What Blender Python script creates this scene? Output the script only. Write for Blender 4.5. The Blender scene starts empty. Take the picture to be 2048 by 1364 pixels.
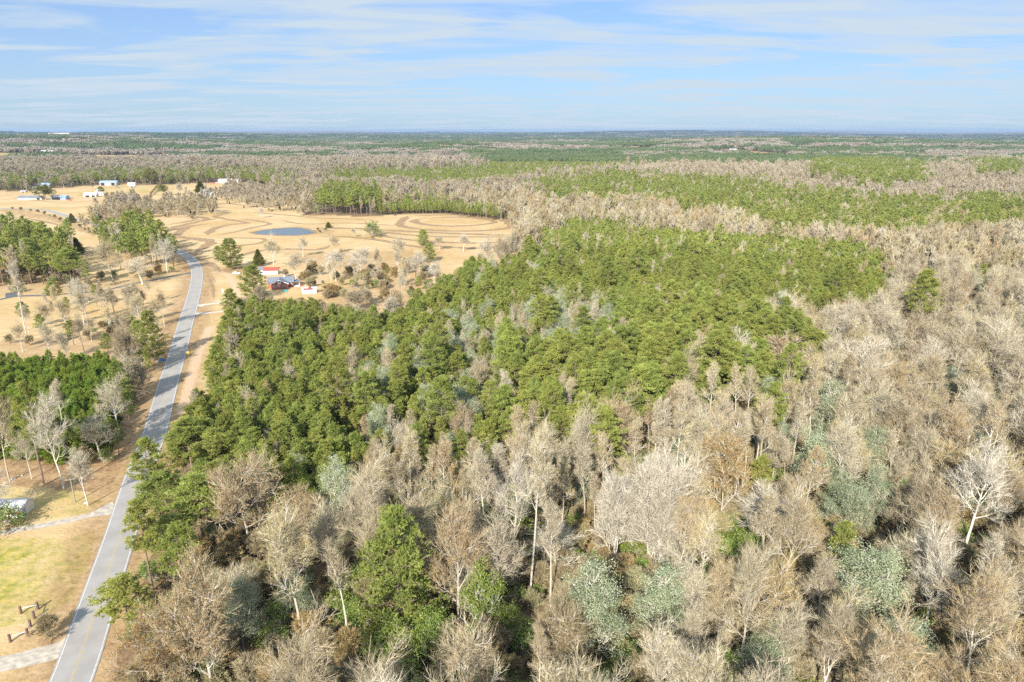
import bpy, math, random
import numpy as np
from mathutils import Vector, Matrix
R = math.radians
sc = bpy.context.scene
# ------------------------------------------------------------------ camera, world, sun, exposure
HC, FP, PITCH = 84.0, 1365.0, R(17.14)          # camera height, focal length (photo pixels), pitch
cam_d = bpy.data.cameras.new('camera'); cam = bpy.data.objects.new('camera', cam_d)
sc.collection.objects.link(cam); sc.camera = cam
cam_d.sensor_width = 36; cam_d.lens = FP/2048*36; cam_d.clip_start = 0.5; cam_d.clip_end = 80000
cam.location = (0, 0, HC); cam.rotation_euler = (R(90)-PITCH, 0, 0)
SUN_EL, SUN_AZ = R(31), R(197)                    # sun stands behind the camera, a little to its left
sd = Vector((math.sin(SUN_AZ)*math.cos(SUN_EL), math.cos(SUN_AZ)*math.cos(SUN_EL), math.sin(SUN_EL)))
sun_d = bpy.data.lights.new('sun', 'SUN'); sun_d.energy = 4.6; sun_d.angle = R(0.5); sun_d.color = (1, .945, .85)
sun = bpy.data.objects.new('sun', sun_d); sc.collection.objects.link(sun)
sun.rotation_euler = sd.to_track_quat('Z', 'Y').to_euler()
sc.view_settings.view_transform = 'Standard'; sc.view_settings.look = 'None'
sc.view_settings.gamma = 1; sc.view_settings.exposure = 0.94
W = bpy.data.worlds.new('World'); sc.world = W; W.use_nodes = True
nt = W.node_tree; nt.nodes.clear()
def nd(t, kind, **kw):
    n = t.nodes.new(kind)
    for k, v in kw.items():
        if k in n.bl_rna.properties and k not in ('inputs',): setattr(n, k, v)
    return n
sky = nd(nt, 'ShaderNodeTexSky', sky_type='NISHITA', sun_disc=False)
sky.sun_elevation = SUN_EL; sky.sun_rotation = SUN_AZ; sky.air_density = 1.0; sky.dust_density = 0.6; sky.ozone_density = 2.0; sky.altitude = 200
tc = nd(nt, 'ShaderNodeTexCoord')
sep = nd(nt, 'ShaderNodeSeparateXYZ'); nt.links.new(tc.outputs['Generated'], sep.inputs[0])
def mth(t, op, a, b=None, clamp=False):
    n = t.nodes.new('ShaderNodeMath'); n.operation = op; n.use_clamp = clamp
    for i, v in enumerate((a, b)):
        if v is None: continue
        if hasattr(v, 'links') or hasattr(v, 'is_linked'): t.links.new(v, n.inputs[i])
        else: n.inputs[i].default_value = v
    return n.outputs[0]
zz = mth(nt, 'MAXIMUM', mth(nt, 'ADD', sep.outputs[2], 0.06), 0.03)
cx = mth(nt, 'DIVIDE', sep.outputs[0], zz); cy = mth(nt, 'DIVIDE', sep.outputs[1], zz)
comb = nd(nt, 'ShaderNodeCombineXYZ'); nt.links.new(cx, comb.inputs[0]); nt.links.new(cy, comb.inputs[1])
def cloud(rot, scl, loc, nscale, detail, rough, dist, lo, hi):
    mp = nd(nt, 'ShaderNodeMapping'); mp.inputs['Rotation'].default_value = (0, 0, R(rot)); mp.inputs['Scale'].default_value = scl; mp.inputs['Location'].default_value = loc
    nt.links.new(comb.outputs[0], mp.inputs[0])
    no = nd(nt, 'ShaderNodeTexNoise'); no.inputs['Scale'].default_value = nscale; no.inputs['Detail'].default_value = detail
    no.inputs['Roughness'].default_value = rough; no.inputs['Distortion'].default_value = dist
    nt.links.new(mp.outputs[0], no.inputs[0])
    mr = nd(nt, 'ShaderNodeMapRange'); mr.interpolation_type = 'SMOOTHSTEP'; mr.inputs[1].default_value = lo; mr.inputs[2].default_value = hi
    nt.links.new(no.outputs[0], mr.inputs[0]); return mr.outputs[0]
c1 = cloud(-24, (0.45, 0.8, 1), (1.3, 2.1, 0), 1.0, 5, .55, .9, .30, .58)
c2 = cloud(-32, (0.4, 1.1, 1), (5.3, 0.4, 0), 1.9, 6, .55, .9, .40, .72)
cm = mth(nt, 'ADD', mth(nt, 'MULTIPLY', c1, .70), mth(nt, 'ADD', mth(nt, 'MULTIPLY', c2, .45), .10), clamp=True)
hz = nd(nt, 'ShaderNodeMapRange'); hz.inputs[1].default_value = 0.0; hz.inputs[2].default_value = 0.34
hz.inputs[3].default_value = .66; hz.inputs[4].default_value = 0.0; nt.links.new(sep.outputs[2], hz.inputs[0])   # pale, even air low in the sky
cf = mth(nt, 'MAXIMUM', cm, hz.outputs[0])
tint = nd(nt, 'ShaderNodeMix', data_type='RGBA', blend_type='MULTIPLY'); tint.inputs[0].default_value = 1; tint.inputs[7].default_value = (.31, .53, .86, 1); nt.links.new(sky.outputs[0], tint.inputs[6])
mix = nd(nt, 'ShaderNodeMix', data_type='RGBA'); nt.links.new(cf, mix.inputs[0]); nt.links.new(tint.outputs[2], mix.inputs[6])
mix.inputs[7].default_value = (3.6, 4.3, 5.0, 1)
up = nd(nt, 'ShaderNodeMapRange'); up.inputs[1].default_value = .48; up.inputs[2].default_value = .8; up.inputs[3].default_value = 1.0; up.inputs[4].default_value = 1.55; nt.links.new(sep.outputs[2], up.inputs[0])   # sky above the view brightened as added fill light
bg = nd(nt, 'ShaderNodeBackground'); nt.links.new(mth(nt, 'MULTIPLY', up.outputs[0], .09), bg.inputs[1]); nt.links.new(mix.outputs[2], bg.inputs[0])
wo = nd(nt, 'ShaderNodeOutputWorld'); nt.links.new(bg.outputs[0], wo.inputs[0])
cy_ = sc.cycles
cy_.max_bounces = 5; cy_.diffuse_bounces = 3; cy_.glossy_bounces = 2; cy_.transmission_bounces = 3; cy_.volume_bounces = 0; cy_.transparent_max_bounces = 6
cy_.caustics_reflective = False; cy_.caustics_refractive = False
cy_.use_denoising = False
# ------------------------------------------------------------------ picture <-> ground mapping (to read positions off the photo)
cp, sp_ = math.cos(PITCH), math.sin(PITCH)
def project(x, y, z):
    x, y, z = np.asarray(x, float), np.asarray(y, float), np.asarray(z, float)-HC
    zc = y*cp - z*sp_; v = y*sp_ + z*cp
    zc_ = np.where(zc < 1, 1, zc)
    return 1024+FP*x/zc_, 682-FP*v/zc_, zc
def sstep(a, b, x):
    t = np.clip((x-a)/(b-a), 0, 1); return t*t*(3-2*t)
def hgt(x, y):
    x, y = np.asarray(x, float), np.asarray(y, float); D = np.hypot(x, y)
    w = sstep(1300, 4200, D); w2 = sstep(4500, 11000, D)
    h = w*(9*np.sin(x/830+1.1)*np.cos(y/910+.4)+6*np.sin(x/390+y/510+2))
    h += w2*(34*np.sin(x/3100+.7)*np.sin(y/2300+1.2)+20*np.sin(x/1300-y/1900)+18)
    for a, b, k, s in ((-2050, 3350, 42, 620), (1030, 3250, 42, 520), (-230, 2750, 26, 260), (2100, 4600, 40, 600), (-3400, 6200, 40, 900)): h = h+k*np.exp(-((x-a)**2+(y-b)**2)/(2*s*s))*sstep(1500, 2300, D)
    return h
def at(px, py, z=0.0):
    """point where the photo's pixel (px, py) meets the level z (far away: the terrain)"""
    a, b = (px-1024)/FP, (682-py)/FP
    d = np.array([a, cp+b*sp_, -sp_+b*cp]); 
    t = (z-HC)/d[2] if d[2] < -1e-4 else 20000
    p = d*t
    if math.hypot(p[0], p[1]) > 1300:
        t = 1200.0
        while t < 24000:
            p = d*t
            if HC+p[2] <= float(hgt(p[0], p[1]))+z: break
            t *= 1.004
    return Vector((p[0], p[1], float(hgt(p[0], p[1]))+z))
def atl(pts, z=0.0): return [at(a, b, z) for a, b in pts]
# ------------------------------------------------------------------ materials
def mat(name, col, rough=.8, spec=.3, metallic=0., col2=None, scale=3., detail=4., tr=0., bump=0., rnd=0., isl=None, coord='Object', hue=None):
    m = bpy.data.materials.new(name); m.use_nodes = True; t = m.node_tree; t.nodes.clear()
    out = nd(t, 'ShaderNodeOutputMaterial'); p = nd(t, 'ShaderNodeBsdfPrincipled')
    p.inputs['Roughness'].default_value = rough; p.inputs['Specular IOR Level'].default_value = spec; p.inputs['Metallic'].default_value = metallic
    c = None
    if col2 is not None:
        co = nd(t, 'ShaderNodeTexCoord'); no = nd(t, 'ShaderNodeTexNoise'); no.inputs['Scale'].default_value = scale; no.inputs['Detail'].default_value = detail
        t.links.new(co.outputs[coord], no.inputs[0])
        mr = nd(t, 'ShaderNodeMapRange'); mr.inputs[1].default_value = .36; mr.inputs[2].default_value = .64; t.links.new(no.outputs[0], mr.inputs[0])
        f = mr.outputs[0]
        if isl is not None:
            g = nd(t, 'ShaderNodeNewGeometry'); f = mth(t, 'ADD', mth(t, 'MULTIPLY', f, 1-isl), mth(t, 'MULTIPLY', g.outputs['Random Per Island'], isl), clamp=True)
        mx = nd(t, 'ShaderNodeMix', data_type='RGBA'); t.links.new(f, mx.inputs[0]); mx.inputs[6].default_value = (*col, 1); mx.inputs[7].default_value = (*col2, 1)
        c = mx.outputs[2]
        if bump:
            b = nd(t, 'ShaderNodeBump'); b.inputs['Strength'].default_value = bump; b.inputs['Distance'].default_value = .1; t.links.new(no.outputs[0], b.inputs['Height']); t.links.new(b.outputs[0], p.inputs['Normal'])
    if rnd:
        oi = nd(t, 'ShaderNodeObjectInfo'); hs = nd(t, 'ShaderNodeHueSaturation')
        mr = nd(t, 'ShaderNodeMapRange'); mr.inputs[3].default_value = .5-(hue or .04)*rnd; mr.inputs[4].default_value = .5+(hue or .03)*rnd; t.links.new(oi.outputs['Random'], mr.inputs[0])
        t.links.new(mr.outputs[0], hs.inputs['Hue'])
        v = mth(t, 'FRACT', mth(t, 'MULTIPLY', oi.outputs['Random'], 17.31))
        mv = nd(t, 'ShaderNodeMapRange'); mv.inputs[3].default_value = 1-.36*rnd; mv.inputs[4].default_value = 1+.34*rnd; t.links.new(v, mv.inputs[0]); t.links.new(mv.outputs[0], hs.inputs['Value'])
        if c is None: hs.inputs['Color'].default_value = (*col, 1)
        else: t.links.new(c, hs.inputs['Color'])
        c = hs.outputs[0]
    if c is None: p.inputs['Base Color'].default_value = (*col, 1)
    else: t.links.new(c, p.inputs['Base Color'])
    if tr:
        tl = nd(t, 'ShaderNodeBsdfTranslucent'); ms = nd(t, 'ShaderNodeMixShader'); ms.inputs[0].default_value = tr
        if c is None: tl.inputs[0].default_value = (*col, 1)
        else: t.links.new(c, tl.inputs[0])
        t.links.new(p.outputs[0], ms.inputs[1]); t.links.new(tl.outputs[0], ms.inputs[2]); t.links.new(ms.outputs[0], out.inputs[0])
    else: t.links.new(p.outputs[0], out.inputs[0])
    return m
def mat_pal(name, pal, lo=.7, hi=1.25, scale=.5, isl=.4, rough=.85, tr=0.):
    """bark and twigs: each tree takes its own colour from a small palette"""
    m = bpy.data.materials.new(name); m.use_nodes = True; t = m.node_tree; t.nodes.clear(); out = nd(t, 'ShaderNodeOutputMaterial'); p = nd(t, 'ShaderNodeBsdfPrincipled'); p.inputs['Roughness'].default_value = rough; p.inputs['Specular IOR Level'].default_value = .2
    oi = nd(t, 'ShaderNodeObjectInfo'); cr = nd(t, 'ShaderNodeValToRGB'); t.links.new(oi.outputs['Random'], cr.inputs[0]); el = cr.color_ramp.elements
    while len(el) < len(pal): el.new(.5)
    for i, c in enumerate(pal): el[i].position = i/(len(pal)-1); el[i].color = (*c, 1)
    co = nd(t, 'ShaderNodeTexCoord'); no = nd(t, 'ShaderNodeTexNoise'); no.inputs['Scale'].default_value = scale; t.links.new(co.outputs['Object'], no.inputs[0]); g = nd(t, 'ShaderNodeNewGeometry')
    f = mth(t, 'ADD', mth(t, 'MULTIPLY', no.outputs[0], 1-isl), mth(t, 'MULTIPLY', g.outputs['Random Per Island'], isl)); mr = nd(t, 'ShaderNodeMapRange'); mr.inputs[1].default_value = .25; mr.inputs[2].default_value = .75; mr.inputs[3].default_value = lo; mr.inputs[4].default_value = hi; t.links.new(f, mr.inputs[0])
    hs = nd(t, 'ShaderNodeHueSaturation'); t.links.new(cr.outputs[0], hs.inputs['Color']); t.links.new(mr.outputs[0], hs.inputs['Value']); t.links.new(hs.outputs[0], p.inputs['Base Color']); t.links.new(p.outputs[0], out.inputs[0]); return m
M = dict(
 bark_pine=mat('pine_bark', (.15, .105, .08), col2=(.27, .20, .15), scale=2.5, rnd=.5),
 bark_bare=mat_pal('pale_bark', [(.50, .45, .37), (.62, .57, .48), (.44, .37, .28), (.66, .62, .55), (.52, .45, .33), (.40, .35, .28), (.58, .54, .46)], .75, 1.2, 1.2, .2),
 twig=mat_pal('twigs', [(.41, .34, .20), (.50, .445, .31), (.36, .28, .16), (.55, .50, .385), (.48, .40, .21), (.32, .25, .15), (.47, .415, .29), (.43, .315, .17), (.50, .435, .28)], .72, 1.28, .4, .4),
 twig_b=mat_pal('brown_twigs', [(.38, .31, .18), (.44, .37, .23), (.33, .26, .14), (.44, .32, .14), (.38, .36, .20)], .7, 1.25, .5, .4),
 bark_white=mat_pal('white_bark', [(.62, .57, .47), (.68, .63, .53), (.64, .58, .47)], .85, 1.15, 1.2, .2),
 twig_white=mat_pal('pale_grey_twigs', [(.50, .45, .35), (.54, .49, .39), (.52, .46, .34)], .75, 1.2, .4, .4),
 needle=mat('pine_needles', (.18, .23, .045), col2=(.49, .52, .13), scale=.55, rnd=.42, isl=.45, tr=.35, spec=.25, rough=.6),
 needle_t=mat('old_pine_needles', (.18, .235, .045), col2=(.50, .53, .14), scale=.5, rnd=.4, isl=.45, tr=.35, spec=.25, rough=.6),
 needle_y=mat('young_pine_needles', (.14, .22, .03), col2=(.40, .50, .085), scale=.6, rnd=.5, isl=.4, tr=.35, spec=.25, rough=.6),
 mag=mat('silvery_leaves', (.10, .15, .035), col2=(.62, .65, .45), scale=.6, rnd=.35, isl=.6, tr=.2, spec=.3, rough=.55, hue=.02),
 needle_far=mat('shaded_distant_needles', (.05, .08, .03), col2=(.145, .185, .065), scale=.3, rnd=.6, isl=.5),  # colour darkened to stand in for the self-shadow that far crowns lack
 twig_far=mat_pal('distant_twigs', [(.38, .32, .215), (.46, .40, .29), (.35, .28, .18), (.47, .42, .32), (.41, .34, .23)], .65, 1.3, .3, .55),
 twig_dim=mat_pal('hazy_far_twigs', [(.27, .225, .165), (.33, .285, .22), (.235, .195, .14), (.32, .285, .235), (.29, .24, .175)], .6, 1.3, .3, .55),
 mag_g=mat('glossy_leaves', (.09, .16, .02), col2=(.32, .38, .08), scale=.6, rnd=.4, isl=.6, tr=.2, spec=.5, rough=.4),
 orange=mat('rusty_leaves', (.30, .15, .03), col2=(.45, .25, .06), scale=.7, rnd=.3, isl=.6, tr=.3),
 bud=mat('rusty_buds', (.36, .23, .11), col2=(.50, .36, .18), scale=.7, rnd=.3, isl=.6, tr=.2),
 cedar=mat('cedar_leaves', (.09, .12, .02), col2=(.24, .24, .05), scale=.8, rnd=.5, isl=.4, tr=.15),
)
# ------------------------------------------------------------------ mesh helpers
def soup(name, tris, mats, mi=None, quads=None):
    """mesh from an (n,3,3) triangle array"""
    n = len(tris); me = bpy.data.meshes.new(name)
    me.vertices.add(n*3); me.vertices.foreach_set('co', np.ascontiguousarray(tris, dtype=np.float32).ravel())
    me.loops.add(n*3); me.loops.foreach_set('vertex_index', np.arange(n*3, dtype=np.int32))
    me.polygons.add(n); me.polygons.foreach_set('loop_start', np.arange(0, n*3, 3, dtype=np.int32))
    try: me.polygons.foreach_set('loop_total', np.full(n, 3, dtype=np.int32))
    except Exception: pass
    for m in mats: me.materials.append(m)
    if mi is not None: me.polygons.foreach_set('material_index', np.asarray(mi, dtype=np.int32))
    me.update(calc_edges=True); return me
def norm(v): return v/np.maximum(np.linalg.norm(v, axis=-1, keepdims=True), 1e-9)
def tubes(segs, k=4):
    """(n,8) rows p0,r0,p1,r1 -> triangles of k-sided prisms"""
    s = np.asarray(segs, float).reshape(-1, 8); p0, r0, p1, r1 = s[:, :3], s[:, 3], s[:, 4:7], s[:, 7]
    d = norm(p1-p0); a = np.where(np.abs(d[:, 2:3]) > .9, np.array([[1., 0, 0]]), np.array([[0, 0, 1.]])); u = norm(np.cross(d, a)); v = np.cross(d, u)
    th = np.arange(k)*2*math.pi/k; c, s_ = np.cos(th), np.sin(th)
    ring = u[:, None, :]*c[None, :, None]+v[:, None, :]*s_[None, :, None]
    A = p0[:, None, :]+ring*r0[:, None, None]; B = p1[:, None, :]+ring*r1[:, None, None]
    A2, B2 = np.roll(A, -1, 1), np.roll(B, -1, 1)
    t = np.concatenate([np.stack([A, A2, B2], 2), np.stack([A, B2, B], 2)], 1)
    return t.reshape(-1, 3, 3)
def spikes(rng, c, d, L, w):
    """one thin triangle per row: base at c, pointing along d"""
    s = norm(np.cross(d, norm(rng.normal(size=d.shape)))) * (np.asarray(w)*.5).reshape(-1, 1)
    return np.stack([c-s, c+s, c+d*np.asarray(L).reshape(-1, 1)], 1)
def leafq(rng, c, n, size):
    """leaf-like quads (two triangles) round n"""
    u = norm(np.cross(n, norm(rng.normal(size=n.shape)))); v = np.cross(n, u); s = np.asarray(size).reshape(-1, 1)
    a, b, cc, d = c-u*s, c+v*s*.5, c+u*s, c-v*s*.5
    return a, b, cc, d
def quadmesh(q):  # -> connected quads as soup verts (4 per quad)
    return q
# ------------------------------------------------------------------ tree generators: return (trunk triangles, crown triangles)
def g_pine(seed, H, cf, Rr, nb, nc, ntf, nt_, tl, tw, rc=.55, cone=.6, tk=6, tr_=None, gap=0.):
    rng = np.random.default_rng(seed); tr0 = tr_ or H*.0125
    n = 9; zs = np.linspace(0, H*.96, n); off = np.cumsum(rng.normal(0, H*.004, (n, 2)), 0); off[0] = 0
    P = np.column_stack([off, zs]); rad = tr0*(1-zs/H*.85)
    tr = tubes([[*P[i], rad[i], *P[i+1], rad[i+1]] for i in range(n-1)], tk)
    segs, cl, cd = [], [], []
    ang = rng.uniform(0, 6.28)
    for i in range(nb):
        t = (i+rng.uniform(0, 1))/nb; ang += 2.4+rng.normal(0, .35)
        prof = min(1., t/.22*.5+.55)*(1-t**2.0)**cone
        r = Rr*prof*rng.uniform(.7, 1.12)+.25
        if rng.random() < gap: continue
        z = H*(1-cf+cf*t); z0 = max(z-r*rng.uniform(.15, .45), H*.1)
        a = np.array([np.interp(z0, zs, P[:, 0]), np.interp(z0, zs, P[:, 1]), z0]); b = a+np.array([r*math.cos(ang), r*math.sin(ang), z-z0])
        m = (a+b)/2+np.array([0, 0, -.05*r]); br = max(.02, r*.018)
        segs += [[*a, br, *m, br*.7], [*m, br*.7, *b, br*.3]]
        for j in range(nc):
            u = rng.uniform(.38, 1.03)**.8; q = a+(b-a)*u+rng.normal(0, .16, 3)*np.array([r*.6, r*.6, .8])*(.5+u)
            cl.append(q); cd.append((b-a)/r)
    top = P[-1]+np.array([0, 0, H*.03])
    for j in range(max(2, nc)): cl.append(top+rng.normal(0, .3, 3)); cd.append(np.array([0, 0, 1.]))
    cl, cd = np.array(cl), np.array(cd); K = len(cl)
    o = rng.normal(size=(K, ntf, 3)); o = norm(o)*rng.uniform(.25, 1, (K, ntf, 1))*rc*np.array([1, 1, .62])*rng.uniform(.7, 1.25, (K, 1, 1))
    c = (cl[:, None]+o).reshape(-1, 3); od = norm(o+np.array([0, 0, .25])*rc+cd[:, None]*.18*rc).reshape(-1, 3)
    c = np.repeat(c, nt_, 0); d = norm(np.repeat(od, nt_, 0)+rng.normal(0, .55, (len(c), 3)))
    L = tl*rng.uniform(.6, 1.2, len(c)); w = tw*rng.uniform(.7, 1.3, len(c))
    return np.concatenate([tr, tubes(segs, 3)]), spikes(rng, c-d*L[:, None]*.25, d, L, w)
def g_bare(seed, H, Rr, clear=.25, nl=11, up=.55, lv=3, tw=.045, ntw=8, sub=3, lead=.75, r0=None, forks=1, tl=1.5, curve=.10, pale=True):
    """leafless tree: trunk, limbs, branches, twigs"""
    rng = np.random.default_rng(seed); r0 = r0 or H*.0135; big, fine, tips, tipd = [], [], [], []
    def grow(p, d, L, r, lev):
        n = 5 if lev < 2 else 3; st = L/n; rr = r
        for i in range(n):
            d = d+rng.normal(0, curve*(1+.4*lev), 3)+np.array([0, 0, .10 if lev else .06]); d = d/np.linalg.norm(d)
            q = p+d*st; r2 = rr*(.85 if lev < 2 else .74)
            (big if lev < 1 else fine).append([*p, rr, *q, r2])
            if lev < lv-1 and (i > 0 or lev > 0):
                for _ in range((1 if lev else 2) if i < n-1 else 2):
                    if rng.random() < .1: continue
                    s = rng.normal(size=3); s -= d*np.dot(s, d); s /= np.linalg.norm(s)
                    a = rng.uniform(.5, .95); nd_ = d*math.cos(a)+s*math.sin(a)
                    grow(q, nd_, L*rng.uniform(.42, .66)*(1-.2*i/n), max(r2*.72, .045-.008*lev), lev+1)
            elif lev >= lv-1:
                tips.append(q); tipd.append(d)
            p, rr = q, r2
    fk = []
    for f in range(forks):
        n = 8; p = np.array([rng.normal(0, .15)*(f > 0), rng.normal(0, .15)*(f > 0), 0.]); d = np.array([0, 0, 1.])
        if forks > 1: a = 6.28*f/forks+rng.uniform(0, 1); d = norm(np.array([math.cos(a)*.22, math.sin(a)*.22, 1]))
        hh = H*lead*rng.uniform(.9, 1.05); st = hh/n; rr = r0*(1 if forks == 1 else .7); pts = [p]; rads = [rr]
        for i in range(n):
            d = norm(d+rng.normal(0, .035, 3)+np.array([0, 0, .05])); p = p+d*st; r2 = r0*(1 if forks == 1 else .7)*(1-.72*(i+1)/n); big.append([*pts[-1], rads[-1], *p, r2]); pts.append(p); rads.append(r2)
        pts = np.array(pts); ang = rng.uniform(0, 6.28)
        for k in range(nl):
            t = (k+rng.uniform(.1, .9))/nl; zt = H*clear+(hh-H*clear)*t**.85; u = min(zt/hh, 1)*n; i = min(int(u), n-1); q = pts[i]+(pts[i+1]-pts[i])*(u-i); rr = rads[i]*.62
            ang += 2.4+rng.normal(0, .4); e = up+t*.55+rng.normal(0, .1)
            ee = min(1.35, max(-.1, e)); d = np.array([math.cos(ang)*math.cos(ee), math.sin(ang)*math.cos(ee), math.sin(ee)])
            L = Rr*(1.05-.25*t)*rng.uniform(.75, 1.15)
            L = min(L, (H-q[2])*1.25+.6) if e > .5 else L
            grow(q, d, L, max(rr, .03), 0)
        grow(pts[-1], norm(d+np.array([0, 0, 1.])), (H-hh)*.95, rads[-1], 0)
    tips, tipd = np.array(tips), np.array(tipd)
    c = np.repeat(tips, ntw, 0); d = norm(np.repeat(tipd, ntw, 0)+rng.normal(0, .34, (len(c), 3))+np.array([0, 0, .30]))
    L = tl*rng.uniform(.5, 1.2, len(c)); t1 = spikes(rng, c, d, L, tw*rng.uniform(.7, 1.3, len(c)))
    out = [t1]; allp = c+d*L[:, None]*.6
    if sub:
        c2 = np.repeat(c, sub, 0)+np.repeat(d*L[:, None], sub, 0)*rng.uniform(.25, .85, (len(c)*sub, 1)); d2 = norm(np.repeat(d, sub, 0)+rng.normal(0, .36, c2.shape)+np.array([0, 0, .1]))
        out.append(spikes(rng, c2, d2, .55*tl*rng.uniform(.5, 1.1, len(c2)), tw*.7*np.ones(len(c2))))
    return tubes(big, 5), np.concatenate(out), allp, tubes(fine, 3)
def g_leafy(seed, H, Rr, n, size, clear=.12, **k):
    """broadleaf evergreen: limbs with leaf clusters"""
    rng = np.random.default_rng(seed); tr, tw, tips, fine = g_bare(seed, H, Rr, clear=clear, nl=12, up=.5, lv=3, ntw=1, sub=0, r0=H*.011, **k)
    i = rng.integers(0, len(tips), n//22); c0 = tips[i]+rng.normal(0, .2, (len(i), 3)); c = np.repeat(c0, 22, 0)+rng.normal(0, .24+size*.5, (len(i)*22, 3))*np.array([1, 1, .7])
    nn = norm(rng.normal(0, .6, c.shape)+np.array([0, -.15, .55])); a, b, cc, d = leafq(rng, c, nn, size*rng.uniform(.7, 1.3, len(c)))
    return np.concatenate([tr, fine]), np.concatenate([np.stack([a, b, cc], 1), np.stack([a, cc, d], 1)])
def g_cone(seed, H, Rr, n, size):
    """cedar: dense pointed crown"""
    rng = np.random.default_rng(seed); t = rng.uniform(0, 1, n)**1.3; a = rng.uniform(0, 6.28, n); z = H*(.08+.92*t)
    r = Rr*np.clip((1-t)**.75*(.6+.4*np.minimum(1, t/.12)), .04, 1)*np.sqrt(rng.uniform(.25, 1, n))*(1+.18*np.sin(a*5+z*2.1)+.15*np.sin(a*3-z*3))
    c = np.column_stack([r*np.cos(a), r*np.sin(a), z]); d = norm(np.column_stack([np.cos(a), np.sin(a), np.full(n, .9)])+rng.normal(0, .4, (n, 3)))
    return tubes([[0, 0, 0, H*.02, 0, 0, H*.9, .02]], 5), spikes(rng, c, d, size*rng.uniform(.6, 1.3, n), size*.5*rng.uniform(.7, 1.3, n))
PROTO = {}      # kind -> list of (trunk mesh, crown mesh, joined mesh or None, nominal height, nominal width)
def add_proto(kind, tr, H, Wd, *crown, tm='bark_bare'):
    """crown: (triangles, material name) pairs"""
    tmesh = soup(kind+'_trunk', tr, [M[tm]]); ct = [c for c, _ in crown]; cm = [M[m] for _, m in crown]; ci = np.concatenate([np.full(len(c), i) for i, c in enumerate(ct)])
    cmesh = soup(kind+'_crown', np.concatenate(ct), cm, ci); jm = soup(kind+'_tree', np.concatenate([tr]+ct), [M[tm]]+cm, np.r_[np.zeros(len(tr)), ci+1])
    PROTO.setdefault(kind, []).append((tmesh, cmesh, jm, H, Wd))
def leaves(rng, tips, n, spread, size):
    i = rng.integers(0, len(tips), n); c = tips[i]+rng.normal(0, spread, (n, 3)); a, b, cc, d = leafq(rng, c, norm(rng.normal(size=c.shape)), size*rng.uniform(.7, 1.3, n)); return np.concatenate([np.stack([a, b, cc], 1), np.stack([a, cc, d], 1)])
def many(kind, n, fn, H, Wd, *ms, tm='bark_bare'):
    for s in range(n):
        r = fn(s); add_proto(kind, r[0], H, Wd, *[(t_, m_) for t_, m_ in zip(r[1:], ms)], tm=tm)
def bare_(seed, *a, **k):
    tr, tw, tips, fine = g_bare(seed, *a, **k); return tr, fine, tw
PB = dict(tm='bark_pine')
many('pine', 5, lambda s: g_pine(10+s, 13, .62, 2.3, 46, 4, 9, 6, .42, .12, rc=.58, cone=.55), 13, 4.6, 'needle', **PB)
many('tallpine', 5, lambda s: g_pine(30+s, 24, .50, 4.3, 70, 6, 12, 6, .50, .13, rc=.8, cone=.55, gap=.12), 24, 8.6, 'needle_t', **PB)
many('fullpine', 3, lambda s: g_pine(45+s, 17, .90, 5.4, 90, 6, 11, 6, .5, .13, rc=.75, cone=.48), 17, 10.5, 'needle_t', **PB)
many('young', 3, lambda s: g_pine(50+s, 8, .88, 1.9, 46, 4, 8, 6, .38, .11, rc=.42, cone=.75), 8, 3.8, 'needle_y', **PB)
many('bare', 8, lambda s: bare_(60+s, 22, 5.0, clear=.34, nl=12, up=.66+.14*(s % 3), tw=.042, ntw=3, sub=1, tl=1.6), 22, 10.5, 'bark_bare', 'twig')
many('vase', 4, lambda s: bare_(70+s, 14, 4.6, clear=.12, nl=7, up=.9, tw=.045, ntw=3, sub=1, forks=3, r0=.26, lead=.7), 14, 9.5, 'bark_bare', 'twig')
many('palevase', 3, lambda s: bare_(75+s, 14, 4.6, clear=.12, nl=8, up=.92, tw=.05, ntw=4, sub=2, forks=3, r0=.26, lead=.7), 14, 9.5, 'bark_white', 'twig_white', tm='bark_white')
many('palebare', 4, lambda s: bare_(180+s, 22, 5.2, clear=.32, nl=12, up=.65, tw=.042, ntw=3, sub=1, tl=1.6), 22, 10.5, 'bark_white', 'twig_white', tm='bark_white')
many('slim', 6, lambda s: bare_(80+s, 22, 2.7, clear=.5, nl=12, up=.8, tw=.04, ntw=2, sub=2, lead=.92, tl=.9, r0=.24), 22, 5, 'bark_bare', 'twig')
many('magnolia', 4, lambda s: g_leafy(90+s, 11, 3.1, 20000, .08), 11, 6, 'mag')
many('holly', 2, lambda s: g_leafy(100+s, 8, 2.7, 9000, .12), 8, 5, 'mag_g')
def autumn(s, n):
    tr, tw, tips, fine = g_bare(110+s, 16, 5.2, clear=.2, nl=11, up=.5, tw=.05, ntw=3, sub=1); return tr, fine, tw, leaves(np.random.default_rng(s), tips, n, .25, .12)
many('orange', 2, lambda s: autumn(s, 6500), 16, 10, 'bark_bare', 'twig', 'orange')
many('rusty', 2, lambda s: autumn(4+s, 4200), 16, 10, 'bark_bare', 'twig', 'bud')
many('cedar', 2, lambda s: g_cone(120+s, 7, 2.4, 9000, .34), 7, 4.6, 'cedar', **PB)
many('oak', 2, lambda s: g_leafy(125+s, 10, 4.6, 14000, .17, clear=.12), 10, 9, 'cedar')
many('shrub', 4, lambda s: bare_(130+s, 4.2, 2.0, clear=.05, nl=5, up=.8, tw=.05, ntw=4, sub=1, forks=3, r0=.06, lead=.6, tl=.7), 4.2, 3.6, 'twig_b', 'twig_b', tm='twig_b')
many('bush', 2, lambda s: g_leafy(140+s, 3, 1.4, 1500, .15, clear=.02), 3, 2.6, 'mag_g')
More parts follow.
